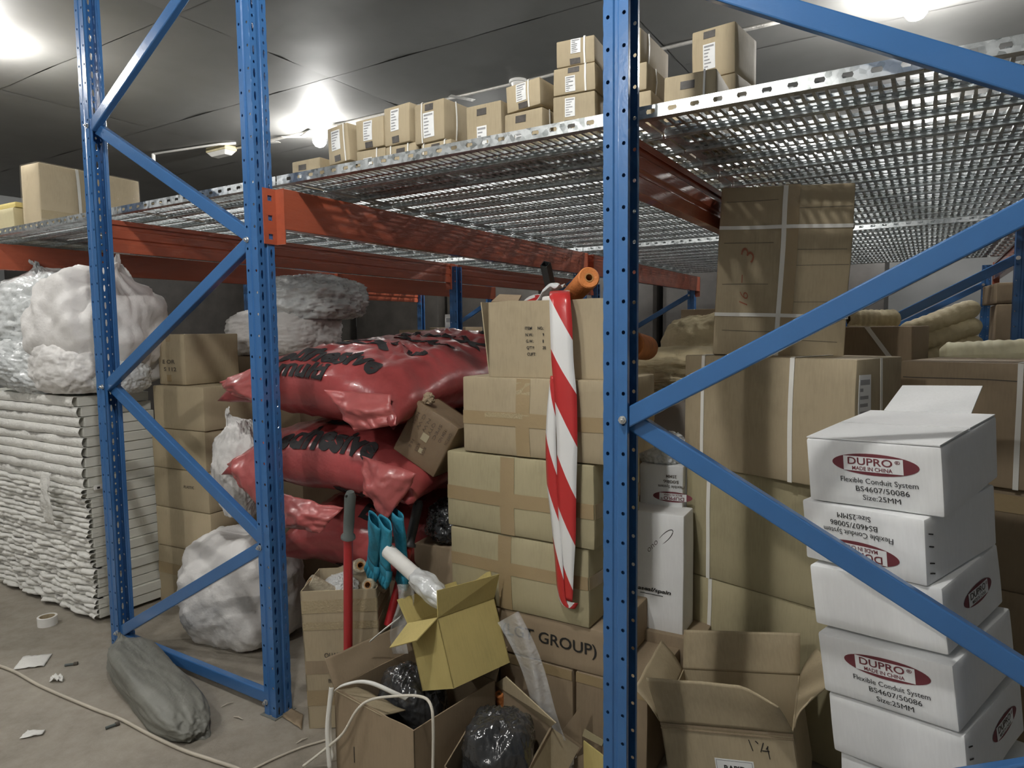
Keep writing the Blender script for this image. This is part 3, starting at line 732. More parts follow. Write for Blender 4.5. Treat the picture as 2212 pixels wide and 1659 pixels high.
# barrier tape hanging down the stack
def ribbon(name, pts, widths, mat, parent, tilt=None, period=.36, shear=.40, v0=0., wdir=(1,0,0), sub=6):
    P = [Vector(p) for p in pts]; mb = MB(); uvs = []; acc = v0; rows = []
    for i in range(len(P)-1):
        for k in range(sub):
            f = k/sub; a = P[max(i-1,0)]; b = P[i]; c = P[i+1]; e = P[min(i+2, len(P)-1)]
            p = .5*((2*b)+(c-a)*f+(2*a-5*b+4*c-e)*f*f+(3*b-a-3*c+e)*f**3)
            rows.append((p, widths[i]*(1-f)+widths[i+1]*f, (tilt[i]*(1-f)+tilt[i+1]*f) if tilt else 0))
    rows.append((P[-1], widths[-1], tilt[-1] if tilt else 0))
    vs = []; fs = []; W = Vector(wdir)
    for i, (p, wv, tl) in enumerate(rows):
        if i: acc += (p-rows[i-1][0]).length/period
        n = Vector((0,-1,0)); dirw = (W*math.cos(tl)+n*math.sin(tl))
        for k in range(5):
            s = k/4-.5
            vs.append(p+dirw*wv*s+Vector((0, .006*math.cos(s*PI)*-1, 0))); uvs.append((-shear*(s+.5)*(wv/max(widths)), acc))
    for i in range(len(rows)-1):
        for k in range(4): fs.append((i*5+k, i*5+k+1, (i+1)*5+k+1, (i+1)*5+k))
    me = bpy.data.meshes.new(name); me.from_pydata([tuple(v) for v in vs], [], fs)
    me.materials.append(mat); ul = me.uv_layers.new(name='UVMap')
    for lp in me.loops: ul.data[lp.index].uv = uvs[lp.vertex_index]
    o = put(name, me, None, parent, 180, 0, .0006); return o
t = thing('barrier_tape', 'red and white striped barrier tape hanging in a loop down the centre stack', 'barrier tape', (2.1,.35,.55))
O = t.location
def ap(px, py, Y): return at(px, py, Y=Y)-O
ribbon('front_strand', [ap(1209,628,.42), ap(1209,641,.355), ap(1212,700,.335), ap(1215,780,.330), ap(1222,860,.325), ap(1225,960,.322), ap(1224,1060,.322), ap(1226,1150,.322), ap(1226,1230,.324), ap(1226,1295,.326)],
    [.075,.078,.082,.082,.082,.080,.078,.070,.058,.050], STRIPES, t, [0,0,0,0,0,.1,.15,.2,.3,.4], .355, .42, .78)
ribbon('rear_strand', [ap(1196,812,.345), ap(1192,880,.340), ap(1190,960,.338), ap(1194,1050,.338), ap(1202,1130,.336), ap(1207,1210,.334), ap(1214,1290,.332), ap(1228,1312,.328), ap(1236,1300,.325)],
    [.03,.040,.046,.050,.050,.048,.046,.044,.046], STRIPES, t, [.3,.2,.2,.2,.3,.5,.5,.2,0], .355, .42, .95)

# ------------------------------------------------------------------ right hand brown cartons
r1 = carton('strapped_carton', 'tall upright carton cross bound with white straps, reaching the deck', (2.600,.9,1.402,.445,.20,.612,.20,0,.04), KRAFT, None, .004)
tape_vert(r1, .245, .05, 'F', .0, .615); strap_vert(r1, .222, .016); strap_horiz(r1, .465, .013); strap_horiz(r1, .150, .013)
for v, u0, u1 in ((.56,.02,.20), (.41,.02,.19), (.33,.25,.44), (.26,.02,.18), (.385,.26,.43), (.20,.25,.44), (.53,.27,.44), (.09,.03,.2), (.06,.24,.42)):
    decal(r1, 'crease', 'F', u0, v, u1, v+.0016, INK, .0005, random.uniform(-.02, .02))
fit_letter(r1, 'F', .105, .36, .05, '3', PENRED, .045, PI/2-.3, shear=.3, bold=-.008); fit_letter(r1, 'F', .10, .20, .03, '16', PENRED, .05, PI/2, shear=.3, bold=-.01); decal(r1, 'pen_stroke', 'F', .087, .265, .090, .295, PENRED, .0008)
r2 = carton('strapped_carton', 'wide strapped carton directly under the tall upright carton', (2.496,.9,.978,.65,.32,.42,-.36,0,0), KRAFT, 'wide strapped cartons', .006)
strap_vert(r2, .085, .014); strap_vert(r2, .44, .016); shipping_label(r2, 'R', .055, .25, .075, .24, 9); strap_side(r2, .16, .014)
r3 = carton('strapped_carton', 'wide strapped carton second below the tall upright carton', (2.505,.9,.548,.63,.32,.428,-.27,0,0), KRAFT3, 'wide strapped cartons', .006)
strap_vert(r3, .10, .015)
r4 = carton('strapped_carton', 'wide strapped carton on the floor behind the carton labelled RAPID', (2.512,.9,0,.63,.32,.546,-.25,0,0), KRAFT3, 'wide strapped cartons', .006)
strap_vert(r4, .10, .015)
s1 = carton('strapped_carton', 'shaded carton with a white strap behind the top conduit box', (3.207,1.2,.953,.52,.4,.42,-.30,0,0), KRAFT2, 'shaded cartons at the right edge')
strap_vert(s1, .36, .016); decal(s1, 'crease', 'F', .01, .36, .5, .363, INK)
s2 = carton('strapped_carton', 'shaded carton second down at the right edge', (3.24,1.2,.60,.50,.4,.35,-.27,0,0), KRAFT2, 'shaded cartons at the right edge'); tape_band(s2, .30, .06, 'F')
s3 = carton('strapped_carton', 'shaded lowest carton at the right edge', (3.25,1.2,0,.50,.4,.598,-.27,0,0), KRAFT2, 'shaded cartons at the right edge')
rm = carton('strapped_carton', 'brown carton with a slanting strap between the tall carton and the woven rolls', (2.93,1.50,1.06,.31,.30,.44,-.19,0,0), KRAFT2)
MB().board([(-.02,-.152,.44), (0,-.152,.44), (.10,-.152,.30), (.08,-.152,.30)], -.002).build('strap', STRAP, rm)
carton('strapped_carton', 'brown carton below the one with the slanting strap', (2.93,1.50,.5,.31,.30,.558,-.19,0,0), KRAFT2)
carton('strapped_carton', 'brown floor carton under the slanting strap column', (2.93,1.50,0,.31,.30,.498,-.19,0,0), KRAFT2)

# ------------------------------------------------------------------ white conduit boxes
def logo(t, face, u, v, flip=False, fade=False, sc=1.):
    dim = t['dim']; m = face_matrix(dim, face, u, v, 0) @ Matrix.Rotation(PI if flip else 0, 4, 'Z') @ Matrix.Diagonal((sc, sc, 1, 1))
    n = 40; nr = 4; e = conform(t, m, [(.101*k/nr*math.cos(2*PI*j/n), .027*k/nr*math.sin(2*PI*j/n), .0010) for k in range(1, nr+1) for j in range(n)]+[(0, 0, .001)])
    MB().add(e, [(k*n+j, k*n+(j+1)%n, (k+1)*n+(j+1)%n, (k+1)*n+j) for k in range(nr-1) for j in range(n)]+[(j, (j+1)%n, nr*n) for j in range(n)]).build('logo_oval', REDINK, t)
    mb = MB(); b = conform(t, m, [(-.072+.139*i/6, -.0185+.037*j/3, .0019) for j in range(4) for i in range(7)])
    mb.add(b, [(j*7+i, j*7+i+1, j*7+i+8, j*7+i+7) for j in range(3) for i in range(6)]).build('logo_panel', WHITEB, t)
    def L(x, y, cap, s, wd, mat):
        sg = -1 if flip else 1
        fit_letter(t, face, u+sg*x*sc, v+sg*y*sc, cap*sc, s, mat, wd*sc, PI if flip else 0, lift=.0028)
    L(-.009, .006, .0175, 'DUPRO', .105, REDINK if not fade else INK); L(.055, .010, .008, '\u00ae', .012, REDINK); L(-.004, -.0115, .0095, 'MADE IN CHINA', .094, REDINK if not fade else INK)
def print_lines(t, face, u, v, flip=False):
    sg = -1 if flip else 1
    for k, (s, wd, du) in enumerate((('Flexible Conduit System', .178, 0), ('BS4607/50086', .122, .008), ('Size:25MM', .086, .006))):
        fit_letter(t, face, u+sg*du, v-sg*.0215*k, .0132, s, BLACK, wd, PI if flip else 0, lift=.002, bold=.0)
G = 'white conduit boxes in the leaning stack'
wb = [(3.039,.239,1.047,.315,.383,.165,-.335,.10,-.05), (3.028,.262,.882,.310,.365,.160,-.43,.09,-.05), (3.058,.245,.712,.318,.372,.160,-.345,.075,-.095),
      (3.085,.232,.540,.318,.383,.160,-.353,.09,-.10), (3.112,.242,.378,.318,.383,.158,-.355,.06,-.10)]
w1 = carton('conduit_box', 'topmost white conduit box of the leaning stack, lid flap raised', wb[0], WHITEB, G, .003)
logo(w1, 'F', .168, .112); print_lines(w1, 'F', .175, .069)
W_, D_, H_ = w1['dim']
flap_board(w1, [(-W_/2+.002,-D_/2+.002,H_+.0015), (W_/2-.002,-D_/2+.002,H_+.0015), (W_/2-.002,-.003,H_+.003), (-W_/2+.002,-.003,H_+.003)], WHITEB, 'lid_flap', .003)
flap_board(w1, [(-W_/2+.002,.003,H_+.003), (W_/2-.002,.003,H_+.003), (W_/2-.002,D_/2-.002,H_+.0015), (-W_/2+.002,D_/2-.002,H_+.0015)], WHITEB, 'lid_flap', .003)
flap_board(w1, [(-W_/2+.04,D_/2-.004,H_+.003), (W_/2-.055,D_/2-.004,H_+.003), (W_/2-.075,D_/2+.16,H_+.05), (-W_/2+.03,D_/2+.16,H_+.05)], WHITEB, 'raised_flap', .003)
decal(w1, 'clear_tape', 'T', .22, D_/2-.022, .30, D_/2+.022, FILM2, .005)
w2 = carton('conduit_box', 'second white conduit box down, printed upside down', wb[1], WHITEB, G, .003)
logo(w2, 'F', .150, .048, True); print_lines(w2, 'F', .150, .095, True)
for v in (.12, .09, .05, .025): decal(w2, 'staple', 'R', .014, v, .034, v+.003, BLACK, .0012, -.3)
w3 = carton('conduit_box', 'third white conduit box down, blank front and oval logo on its side', wb[2], WHITEB, G, .003)
logo(w3, 'R', .20, .085, False, True, .9)
w4 = carton('conduit_box', 'fourth white conduit box down, printed right way up', wb[3], WHITEB, G, .003)
logo(w4, 'F', .168, .110); print_lines(w4, 'F', .175, .067)
w5 = carton('conduit_box', 'fifth white conduit box down, blank front with staples at its edge', wb[4], WHITEB, G, .003)
for v in (.12, .09): decal(w5, 'staple', 'R', .014, v, .034, v+.003, BLACK, .0012, -.3)
logo(w5, 'R', .24, .085, False, True, .9)
w6 = carton('conduit_box', 'lowest white conduit box in view at the bottom edge', (3.135,.25,.192,.318,.383,.185,-.36,.03,-.03), WHITEB, G, .003)
carton('conduit_box', 'white box on the floor carrying the leaning conduit stack', (3.14,.25,0,.318,.383,.19,-.36,0,0), WHITEB, G, .003)

# ------------------------------------------------------------------ the open carton labelled RAPID
Rr = rot(.10, .02, -.16); p = Vector((2.625,.30,.0))
ra = thing('open_carton', 'open brown carton labelled RAPID with crumpled flaps at the bottom right', 'box', Vector((2.89,.47,.0)), Rr); ra['dim'] = (.385, .34, .275)
rw, rd, rh = .385, .34, .275
ra.location = at(1426, 1557, Y=.28) - Rr @ Vector((-rw/2, -rd/2, rh))
walls(ra, (rw, rd, rh), KRAFT)
fh = .15
def curved_flap(t, p00, p10, up, curl, mat, n=14, name='flap', th=.004, wob=.01):
    A, B, U = Vector(p00), Vector(p10), Vector(up); nn = (B-A).cross(U).normalized()
    def fn(a, b):
        q = A.lerp(B, a)+U*b
        return q+nn*(curl(a, b)+wob*b*noise.noise(Vector((a*3, b*2, A.x*9))))
    return MB().grid(fn, n, n).build(name, mat, t, 180, 0, th)
curved_flap(ra, (-rw/2,-rd/2,rh), (rw/2,-rd/2,rh), (-.012,-.03,fh), lambda a, b: .22*b*max(0, a-.74) + .05*b*b*max(0,a-.6), KRAFT)
curved_flap(ra, (-rw/2,rd/2,rh), (rw/2,rd/2,rh), (.02,.03,.132), lambda a, b: .01*b, KRAFT)
curved_flap(ra, (-rw/2,rd/2,rh), (-rw/2,-rd/2,rh), (-.045,0,.11), lambda a, b: .02*b*b, KRAFT)
curved_flap(ra, (rw/2,-rd/2+.02,rh), (rw/2,rd/2,rh), (.03,.01,.10), lambda a, b: .05*b*math.sin(a*3)+.03*b*b, KRAFT)
decal(ra, 'crease', 'F', .0, rh-.012, rw, rh-.004, KRAFT2, .002); decal(ra, 'crease', 'F', .0, rh-.022, rw, rh-.018, KRAFT2, .003)
decal(ra, 'label', 'F', .150, .115, .262, .175, LABEL, .001); decal(ra, 'label_frame', 'F', .154, .119, .258, .171, BLACK, .0013); decal(ra, 'label_panel', 'F', .155, .120, .257, .170, LABEL, .0016)
fit_letter(ra, 'F', .206, .147, .0175, 'RAPID', BLACK, .062, lift=.0032, shear=.0, bold=.03)
for (u0, v0, ln, a) in ((.262,.225,.034,-1.35), (.280,.236,.010,-.8), (.293,.222,.030,1.2), (.302,.212,.020,.0), (.307,.222,.012,1.0), (.309,.206,.035,-1.5)):
    decal(ra, 'pen_stroke', 'F', u0-ln/2, v0-.0012, u0+ln/2, v0+.0012, BLACK, .001, a)

# ------------------------------------------------------------------ white boxes behind the nearest post
ws = carton('white_carton', 'tall white carton printed seal spain behind the nearest blue post', (2.262,.72,.36,.325,.14,.46,.045,0,0), WHITEB, None, .004)
ws.location = at(1298, 1341, Y=.72) + rot(.045) @ Vector((.1625,.07,0))
fit_letter(ws, 'F', .215, .165, .014, 'aseal/spain', BLACK, .13, shear=.15, bold=.03)
decal(ws, 'underline', 'F', .16, .146, .25, .148, BLACK)
fit_letter(ws, 'F', .205, .335, .020, 'ono', INK, .055, .85, shear=.3, bold=-.01)
m = face_matrix(ws['dim'], 'F', .255, .372, .0015) @ Matrix.Rotation(.85, 4, 'Z')
MB().tube([m @ Vector((.042*math.cos(a*PI/10), .013*math.sin(a*PI/10), 0)) for a in range(21)], .0012, 5).build('pen_loop', BLACK, ws)
gd = carton('conduit_box', 'grey lit conduit box with upside down print behind the nearest post', (2.36,.84,.88,.17,.2,.205,.10,0,0), WHITEB)
gd.location = at(1381, 1112, Y=.84) + rot(.10) @ Vector((.085,.1,0))
logo(gd, 'F', .13, .085, True, False, .75)
for k, s in enumerate(('Flexible System', '50086', '25MM')): fit_letter(gd, 'F', .125, .125+.02*k, .011, s, INK, (.10, .06, .04)[k], PI)
decal(gd, 'lid_line', 'F', .0, .040, .17, .042, INK)
carton('floor_carton', 'brown carton standing under the tall white carton', (2.20,.70,0,.42,.20,.365,.03,0,0), KRAFT2)

# ------------------------------------------------------------------ brown cartons left of the red sacks
def lcol(label, q, mat=KRAFT): return carton('brown_carton', label, q, mat, 'brown cartons behind the paper bundles', .006)
l5 = lcol('floor carton of the brown column behind the paper bundles', (-.36,.46,0,.44,.42,.325,.10,0,0), KRAFT); tape_band(l5, .20, .06, 'F')
l4 = lcol('second carton up in the brown column behind the paper bundles', (-.36,.46,.328,.44,.42,.218,.08,0,0), KRAFT)
l3 = lcol('third carton up in the brown column behind the paper bundles', (-.36,.46,.548,.44,.42,.218,.07,0,0), KRAFT)
fit_letter(l3, 'F', .30, .13, .014, 'PLASTIC', INK, .08)
l25 = lcol('fourth carton up in the brown column behind the paper bundles', (-.36,.46,.768,.43,.42,.218,.07,0,0), KRAFT)
l2 = lcol('fifth carton up in the brown column, its right side in shade', (-.33,.46,.988,.41,.40,.232,.063,0,0), KRAFT)
l1 = lcol('topmost carton of the brown column, pale narrow front and dark side', (-.329,.5,1.223,.215,.36,.276,.089,0,0), KRAFT)
fit_letter(l1, 'F', .09, .125, .020, 'E OR', INK, .10); fit_letter(l1, 'F', .10, .085, .020, 'S 112', INK, .10)
for v in (.02, .235): decal(l1, 'tape', 'F', .07, v, .105, v+.035, TAPE)
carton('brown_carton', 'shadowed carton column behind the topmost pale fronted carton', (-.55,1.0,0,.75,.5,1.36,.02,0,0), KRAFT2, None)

# ------------------------------------------------------------------ white paper bundles beside the left post
ORD = ['topmost', 'second', 'third', 'fourth', 'fifth', 'sixth', 'seventh', 'eighth', 'ninth', 'tenth', 'eleventh', 'twelfth', 'thirteenth', 'fourteenth', 'fifteenth', 'sixteenth', 'seventeenth', 'eighteenth', 'nineteenth', 'twentieth', 'twenty-first', 'lowest']
NB = 22; BHT = 1.165/NB
rb = random.Random(3)
for i in range(NB):
    k = NB-1-i; z0 = .02+i*BHT
    xr = -.345-.085*(i/NB)+rb.uniform(-.012, .012); yf = .10+rb.uniform(-.008, .008); Wb, Db = 1.15, .40
    lab = ('topmost white paper bundle of the tall stack' if k == 0 else 'lowest white paper bundle of the tall stack, near the floor' if k == NB-1 else '%s white paper bundle from the top of the tall stack' % ORD[k])
    t = thing('paper_bundle', lab, 'paper bundle', (xr-Wb/2, yf+Db/2, z0), rot(rb.uniform(-.012, .012)), 'white paper bundles stacked by the blue post')
    hh = BHT-.0025
    MB().box((-Wb/2+.02, -Db/2+.03, 0), (Wb/2-.004, Db/2, hh)).build('cut_side', PAPERSIDE, t, 0, .004)
    # ruffled leading edge of folded sheets
    ns = 1 if k < 9 else 2
    for s_ in range(ns):
        za, zb = hh*s_/ns, hh*(s_+1)/ns
        mess = min(1.3, .55+1.1*max(0, (k-4)/NB))
        def fn(a, b, za=za, zb=zb, sd=i*7+s_, mess=mess):
            x = -Wb/2+a*Wb; n1 = noise.noise(Vector((x*9, sd*1.7, 0))); n2 = noise.noise(Vector((x*28, sd*3.1, 4)))
            y = -Db/2+.012-mess*(.020*n1+.012*n2)-.010*math.sin(b*PI)
            z = za+(zb-za)*b+mess*.007*noise.noise(Vector((x*11, sd*.9+b, 8)))
            if a > .985: x -= .004
            return (x, y, min(hh, max(.0, z)))
        m_ = MB(); m_.grid(fn, 70, 4)
        m_.grid(lambda a, b, fn=fn: Vector(fn(a, 1)).lerp(Vector((-Wb/2+a*Wb, -Db/2+.06, fn(a, 1)[2])), b), 70, 1)
        m_.build('folded_sheet', PAPER, t, 180)
t = thing('paper_scrap', 'torn white sheet hanging out of the paper bundle stack', 'paper', at(105, 1060, Y=.06)-Vector((0,0,.12)))
MB().grid(lambda a, b: (-.05+.10*a+.03*noise.noise(Vector((a*3, b*4, 1))), -.02*math.sin(b*3)-.012*noise.noise(Vector((a*5, b*5, 2))), -.06+.28*b), 10, 18).build('sheet', PAPER, t, 180, 0, .002)
t = thing('label_card', 'small black marked card in the side of the paper bundle stack', 'card', (-.373, .155, .70))
MB().box((0, -.012, 0), (.012, .055, .022)).build('card', PLASTIC_W, t)
for y in (0., .034): MB().box((.012, y, .004), (.014, y+.014, .014)).build('mark', BLACK, t)

# ------------------------------------------------------------------ sacks
def sack(name, label, base, r, mat, seed, yaw=0., tilt=(0,0), p=2.5, amp=.10, fold=.02, nf=7., flat=.80, neck=None, cat='sack', group=None, res=(130, 84), tie=None, ridge_axis=2):
    R = rot(yaw, *tilt); t = thing(name, label, cat, base, R, group)
    nd = Vector(neck[0]).normalized() if neck else None
    off = Vector((seed*3.7, seed*1.3, seed*2.1))
    def fn(a, b):
        th, ph = 2*PI*a, PI*(b-.5)
        d = Vector((math.cos(ph)*math.cos(th), math.cos(ph)*math.sin(th), math.sin(ph)))
        k = (abs(d.x)**p+abs(d.y)**p+abs(d.z)**p)**(-1/p)
        q = d*k
        s = 1+amp*noise.noise(q*1.6+off)+amp*.5*noise.noise(q*3.7+off*2)
        rg = 1-abs(noise.noise(Vector((q.x*nf*(.25 if ridge_axis == 0 else 1), q.y*nf*(.25 if ridge_axis == 1 else 1), q.z*nf*(.25 if ridge_axis == 2 else 1)))+off))*2.2
        wq = q+Vector(noise.noise_vector(q*2.3+off))*.35
        rg2 = 1-abs(noise.noise(wq*nf*.8+off*1.7))*2.4; rg3 = 1-abs(noise.noise(wq*nf*1.9+off*.7))*2.4
        s += fold*(rg + .8*rg2 + .35*rg3) + fold*.3*noise.noise(q*19+off)
        v = Vector((q.x*r[0], q.y*r[1], q.z*r[2]))*s
        if nd:
            c = d.dot(nd); lim = neck[2] if len(neck) > 2 else .82
            if c > lim:
                u = (c-lim)/(1-lim); ax = nd*(v.dot(nd)); rad = v-ax
                sq = 1-.93*math.sin(min(1, u*1.25)*PI/2)**.8
                if u > .72: sq += .5*(u-.72)/.28
                wv = 1+.25*math.sin(th*9+seed)*u
                v = ax*(1+neck[1]*u)+rad*sq*wv
        if v.z < -flat*r[2]: v.z = -flat*r[2]+.02*(v.z+flat*r[2])
        v.z += flat*r[2]
        return v
    mb = MB(); mb.grid(fn, *res)
    me = mb.mesh('body'); bm = bmesh.new(); bm.from_mesh(me); bmesh.ops.remove_doubles(bm, verts=bm.verts, dist=1e-4); bmesh.ops.recalc_face_normals(bm, faces=bm.faces); bm.to_mesh(me); bm.free()
    put('body', me, mat, t, 180)
    if tie:
        c = Vector(tie[0]); MB().tube([c+Vector((tie[1]*math.cos(a), tie[1]*math.sin(a), 0)) for a in [2*PI*j/16 for j in range(17)]], .006, 6).build('tie', STRAP, t, 180)
    return t
ZT = 1.197
sack('plastic_sack', 'cloudy plastic sack tied at the top at the far left edge', (-1.28,.42,1.40), (.42,.30,.27), CLEARSACK, 1, 0, (0,0), 2.3, .10, .05, 9, .75, ((-.1,-.2,1), .25, .86), ridge_axis=0)
sack('woven_sack', 'big white woven sack with a folded collar beside the left post', (-.60,.31,1.26), (.31,.26,.34), WHITESACK, 2, .2, (0,.15), 2.6, .20, .022, 5, .72, ((.35,-.1,1), .16, .84))
sack('plastic_sack', 'cloudy plastic sack lying low on the paper bundles at the left', (-1.05,.26,ZT), (.34,.22,.16), CLEARSACK, 3, .1, (0,.2), 2.2, .12, .06, 10, .8, ridge_axis=1)
sack('woven_sack', 'white woven sack corner resting on the paper bundles left of the post', (-.62,.20,ZT), (.30,.17,.17), WHITESACK, 4, -.1, (0,0), 2.2, .12, .03, 8, .8)
sack('plastic_sack', 'clear plastic bag lying behind the left post on the bundles', (-.352,.30,1.19), (.10,.14,.10), CLEARSACK, 5, .1, (0,0), 2.3, .12, .05, 9, .9)
sack('woven_sack', 'white cloth bale with pleats on the shadowed carton column', (-.15,1.22,1.365), (.34,.24,.15), WHITESACK, 6, .1, (0,0), 3.2, .05, .03, 10, .85, ridge_axis=2)
sack('plastic_sack', 'grey clear plastic bag lying on the pleated white bale', (-.02,1.30,1.58), (.36,.26,.15), CLEARSACK, 7, .1, (0,0), 2.3, .12, .06, 9, .8)
sack('cloth_sack', 'white cloth sack slumped on the floor between the left posts', (.46,.43,0), (.28,.23,.29), WHITESACK, 8, .25, (0,-.12), 2.8, .12, .020, 5, .85, ((.45,.1,.9), .22, .80), ridge_axis=1)
sack('plastic_sack', 'limp white plastic bag with blue marks hanging left of the red sacks', (.58,.30,.66), (.13,.08,.23), WHITESACK, 9, .2, (0,.1), 2.0, .18, .05, 8, .95, ((-.4,0,1), .15, .8))
sack('plastic_sack', 'grey dusty plastic sack lying on the floor before the left frame', (.62,-.155,0), (.41,.10,.07), GREYSACK, 10, -.22, (0,.06), 3.6, .10, .018, 4, .8, ((-1,0,.15), .10, .90), ridge_axis=0)
sack('cloth_bundle', 'yellow green cloth scrap on the white floor sack', (.40,.40,.47), (.05,.04,.025), PALESACK, 11, 0, (0,0), 2, .2, .05, 6, .6, None, 'cloth')

# ------------------------------------------------------------------ red printed sacks
def pillow_fn(L, W, T, seed, droop):
    def S(u, v, side):
        ex = max(0, 1-abs(u)**2.4); ey = max(0, 1-abs(v)**4.5)
        th = T*ex**.52*ey**.42
        x = u*W*(1-.10*math.cos(v*PI/2)); y = v*L*(1-.10*math.cos(u*PI/2))
        n = noise.noise(Vector((u*2.2+seed, v*4, side)))*.16+noise.noise(Vector((u*7, v*9+seed, side)))*.07+.10*(1-2.2*abs(noise.noise(Vector((u*3+seed, v*9+u*3, 5)))))+.05*(1-2.2*abs(noise.noise(Vector((u*8+v*5, v*7-u*4+seed, 2)))))
        z = side*th*(1+n) - droop*(abs(u)**3)*(abs(v)**6)
        z += .012*noise.noise(Vector((u*4, v*5, seed)))*(1-ex)
        return Vector((x, y, z))
    return S
def red_sack(label, loc, yaw, rx, ry, L, W, T, seed, prints, ears, droop=.08):
    t = thing('red_sack', label, 'sack', loc, rot(yaw, rx, ry), 'long red printed sacks')
    S = pillow_fn(L, W, T, seed, droop); O = Vector((0, 0, T))
    mb = MB()
    for sd in (1, -1): mb.grid(lambda a, b, sd=sd: S(2*a-1, 2*b-1, sd)+O, 56, 72)
    me = mb.mesh('film'); bm = bmesh.new(); bm.from_mesh(me); bmesh.ops.remove_doubles(bm, verts=bm.verts, dist=2e-3); bmesh.ops.recalc_face_normals(bm, faces=bm.faces); bm.to_mesh(me); bm.free()
    put('film', me, REDFILM, t, 180)
    for s, u, v, cap, sx, side in prints:
        src = text_mesh(s, 0, .045); bm = bmesh.new(); bm.from_mesh(src); bmesh.ops.triangulate(bm, faces=bm.faces)
        for _ in range(5):
            es = [e for e in bm.edges if e.calc_length() > .16]
            if not es: break
            bmesh.ops.subdivide_edges(bm, edges=es, cuts=1); bmesh.ops.triangulate(bm, faces=[f for f in bm.faces if len(f.verts) > 3])
        k = cap/.69
        for q in bm.verts:
            uu = u+q.co.x*k*sx/W; vv = v+side*q.co.y*k/L
            uu = max(-.99, min(.99, uu)); vv = max(-.985, min(.985, vv)); e = .004
            P = S(uu, vv, side); n = (S(uu+e, vv, side)-S(uu-e, vv, side)).cross(S(uu, vv+e, side)-S(uu, vv-e, side)).normalized()
            q.co = P+O+n*side*.003
        m2 = bpy.data.meshes.new('lettering'); bm.to_mesh(m2); bm.free(); put('lettering', m2, SACKINK, t)
    # folded film corners at the near end
    inv = t.matrix_world.inverted()
    for q in ears:
        A, B, C, D = [inv @ at(px, py, Y=y) for px, py, y in q]
        def fn(a, b, A=A, B=B, C=C, D=D):
            p = A.lerp(B, a).lerp(D.lerp(C, a), b)
            return p+Vector((0, -.035*math.sin(a*PI)*math.sin(b*PI)-.02*noise.noise(Vector((a*3.5, b*3.5, A.x*7)))-.008*noise.noise(Vector((a*11, b*9, A.x*7))), 0))
        MB().grid(fn, 20, 20).build('folded_corner', PINKFILM, t, 180, 0, .002)
    return t
red_sack('topmost red sack lettered adhesive, lying over the other red sacks', (1.12,.98,1.155), .0, .075, .06, .78, .51, .155, 1.,
    [('EX', .02, -.52, .14, 1.4, 1), ('adhesive', .02, -.82, .115, 1.05, 1), ('multi', -.15, -.95, .07, 1.3, 1), ('ve', .55, -.45, .07, 1.4, 1), ('adhe', .30, -.16, .11, 1.2, 1), ('EX', .40, .12, .13, 1.4, 1), ('sive', -.1, .1, .10, 1.3, 1), ('ex', .5, .4, .07, 1.4, 1)],
    [[(700,842,.20), (845,852,.24), (858,918,.22), (765,932,.18)], [(575,782,.22), (470,826,.20), (500,852,.20), (575,878,.20)]])
red_sack('middle red sack lettered adhesive, under the topmost red sack', (1.14,.98,.805), .03, .02, .02, .78, .53, .155, 2.,
    [('EX', .0, -.70, .11, 1.4, 1), ('adhesive', .0, -.91, .105, 1.05, 1), ('EX', .25, -.90, .075, 1.5, -1), ('multi', .0, -.75, .06, 1.5, -1)],
    [[(782,985,.19), (902,1022,.22), (836,1128,.18), (786,1066,.17)], [(572,952,.22), (487,1003,.20), (512,1042,.20), (572,1112,.20)]])
red_sack('lowest red sack behind the bolt cutters, bulging above the taped carton', (1.11,1.08,.435), .10, .03, .05, .78, .37, .165, 3.,
    [('EX', .25, -.85, .08, 1.2, 1), ('adhesive', .1, -.93, .05, 1.0, -1), ('D', .55, -.9, .09, 1.2, 1), ('P', .1, -.80, .08, 1.2, -1)],
    [[(608,1066,.20), (738,1098,.20), (690,1152,.17), (608,1138,.18)]])
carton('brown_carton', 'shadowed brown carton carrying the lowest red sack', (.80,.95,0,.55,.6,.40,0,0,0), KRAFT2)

# ------------------------------------------------------------------ tilted taped carton wedged between the red sacks and the centre stack
mbx = carton('taped_carton', 'tilted glossy taped carton wedged between the red sacks and the centre stack', (1.514,.33,1.041,.202,.16,.223,.172,-.032,.524), KRAFT2, None, .008)
for k, s in enumerate(('CARTON', 'ITEM NO', 'SPEC', 'QTY', 'N.W', 'G.W', 'MEAS')): fit_letter(mbx, 'F', .185-.026*k, .165, .012, s, INK, .05+.008*(k % 3), -PI/2)
for k, s in enumerate(('KGS', 'KGS', '16.0')): fit_letter(mbx, 'F', .12-.03*k, .07, .012, s, INK, .035, -PI/2)
decal(mbx, 'paper_patch', 'F', .085, .105, .115, .135, PALESACK); decal(mbx, 'paper_patch', 'F', .10, .055, .118, .075, PALESACK)
put('tape_film', body_mesh(.206, .164, .226, .010, 71), FILMB, mbx, 60)
t = sack('tape_tail', 'crumpled tape tail on the tilted taped carton', at(926, 872, Y=.38), (.020,.018,.022), KRAFT2, 21, 0, (0,0), 2, .3, .1, 6, .8, None, 'tape')

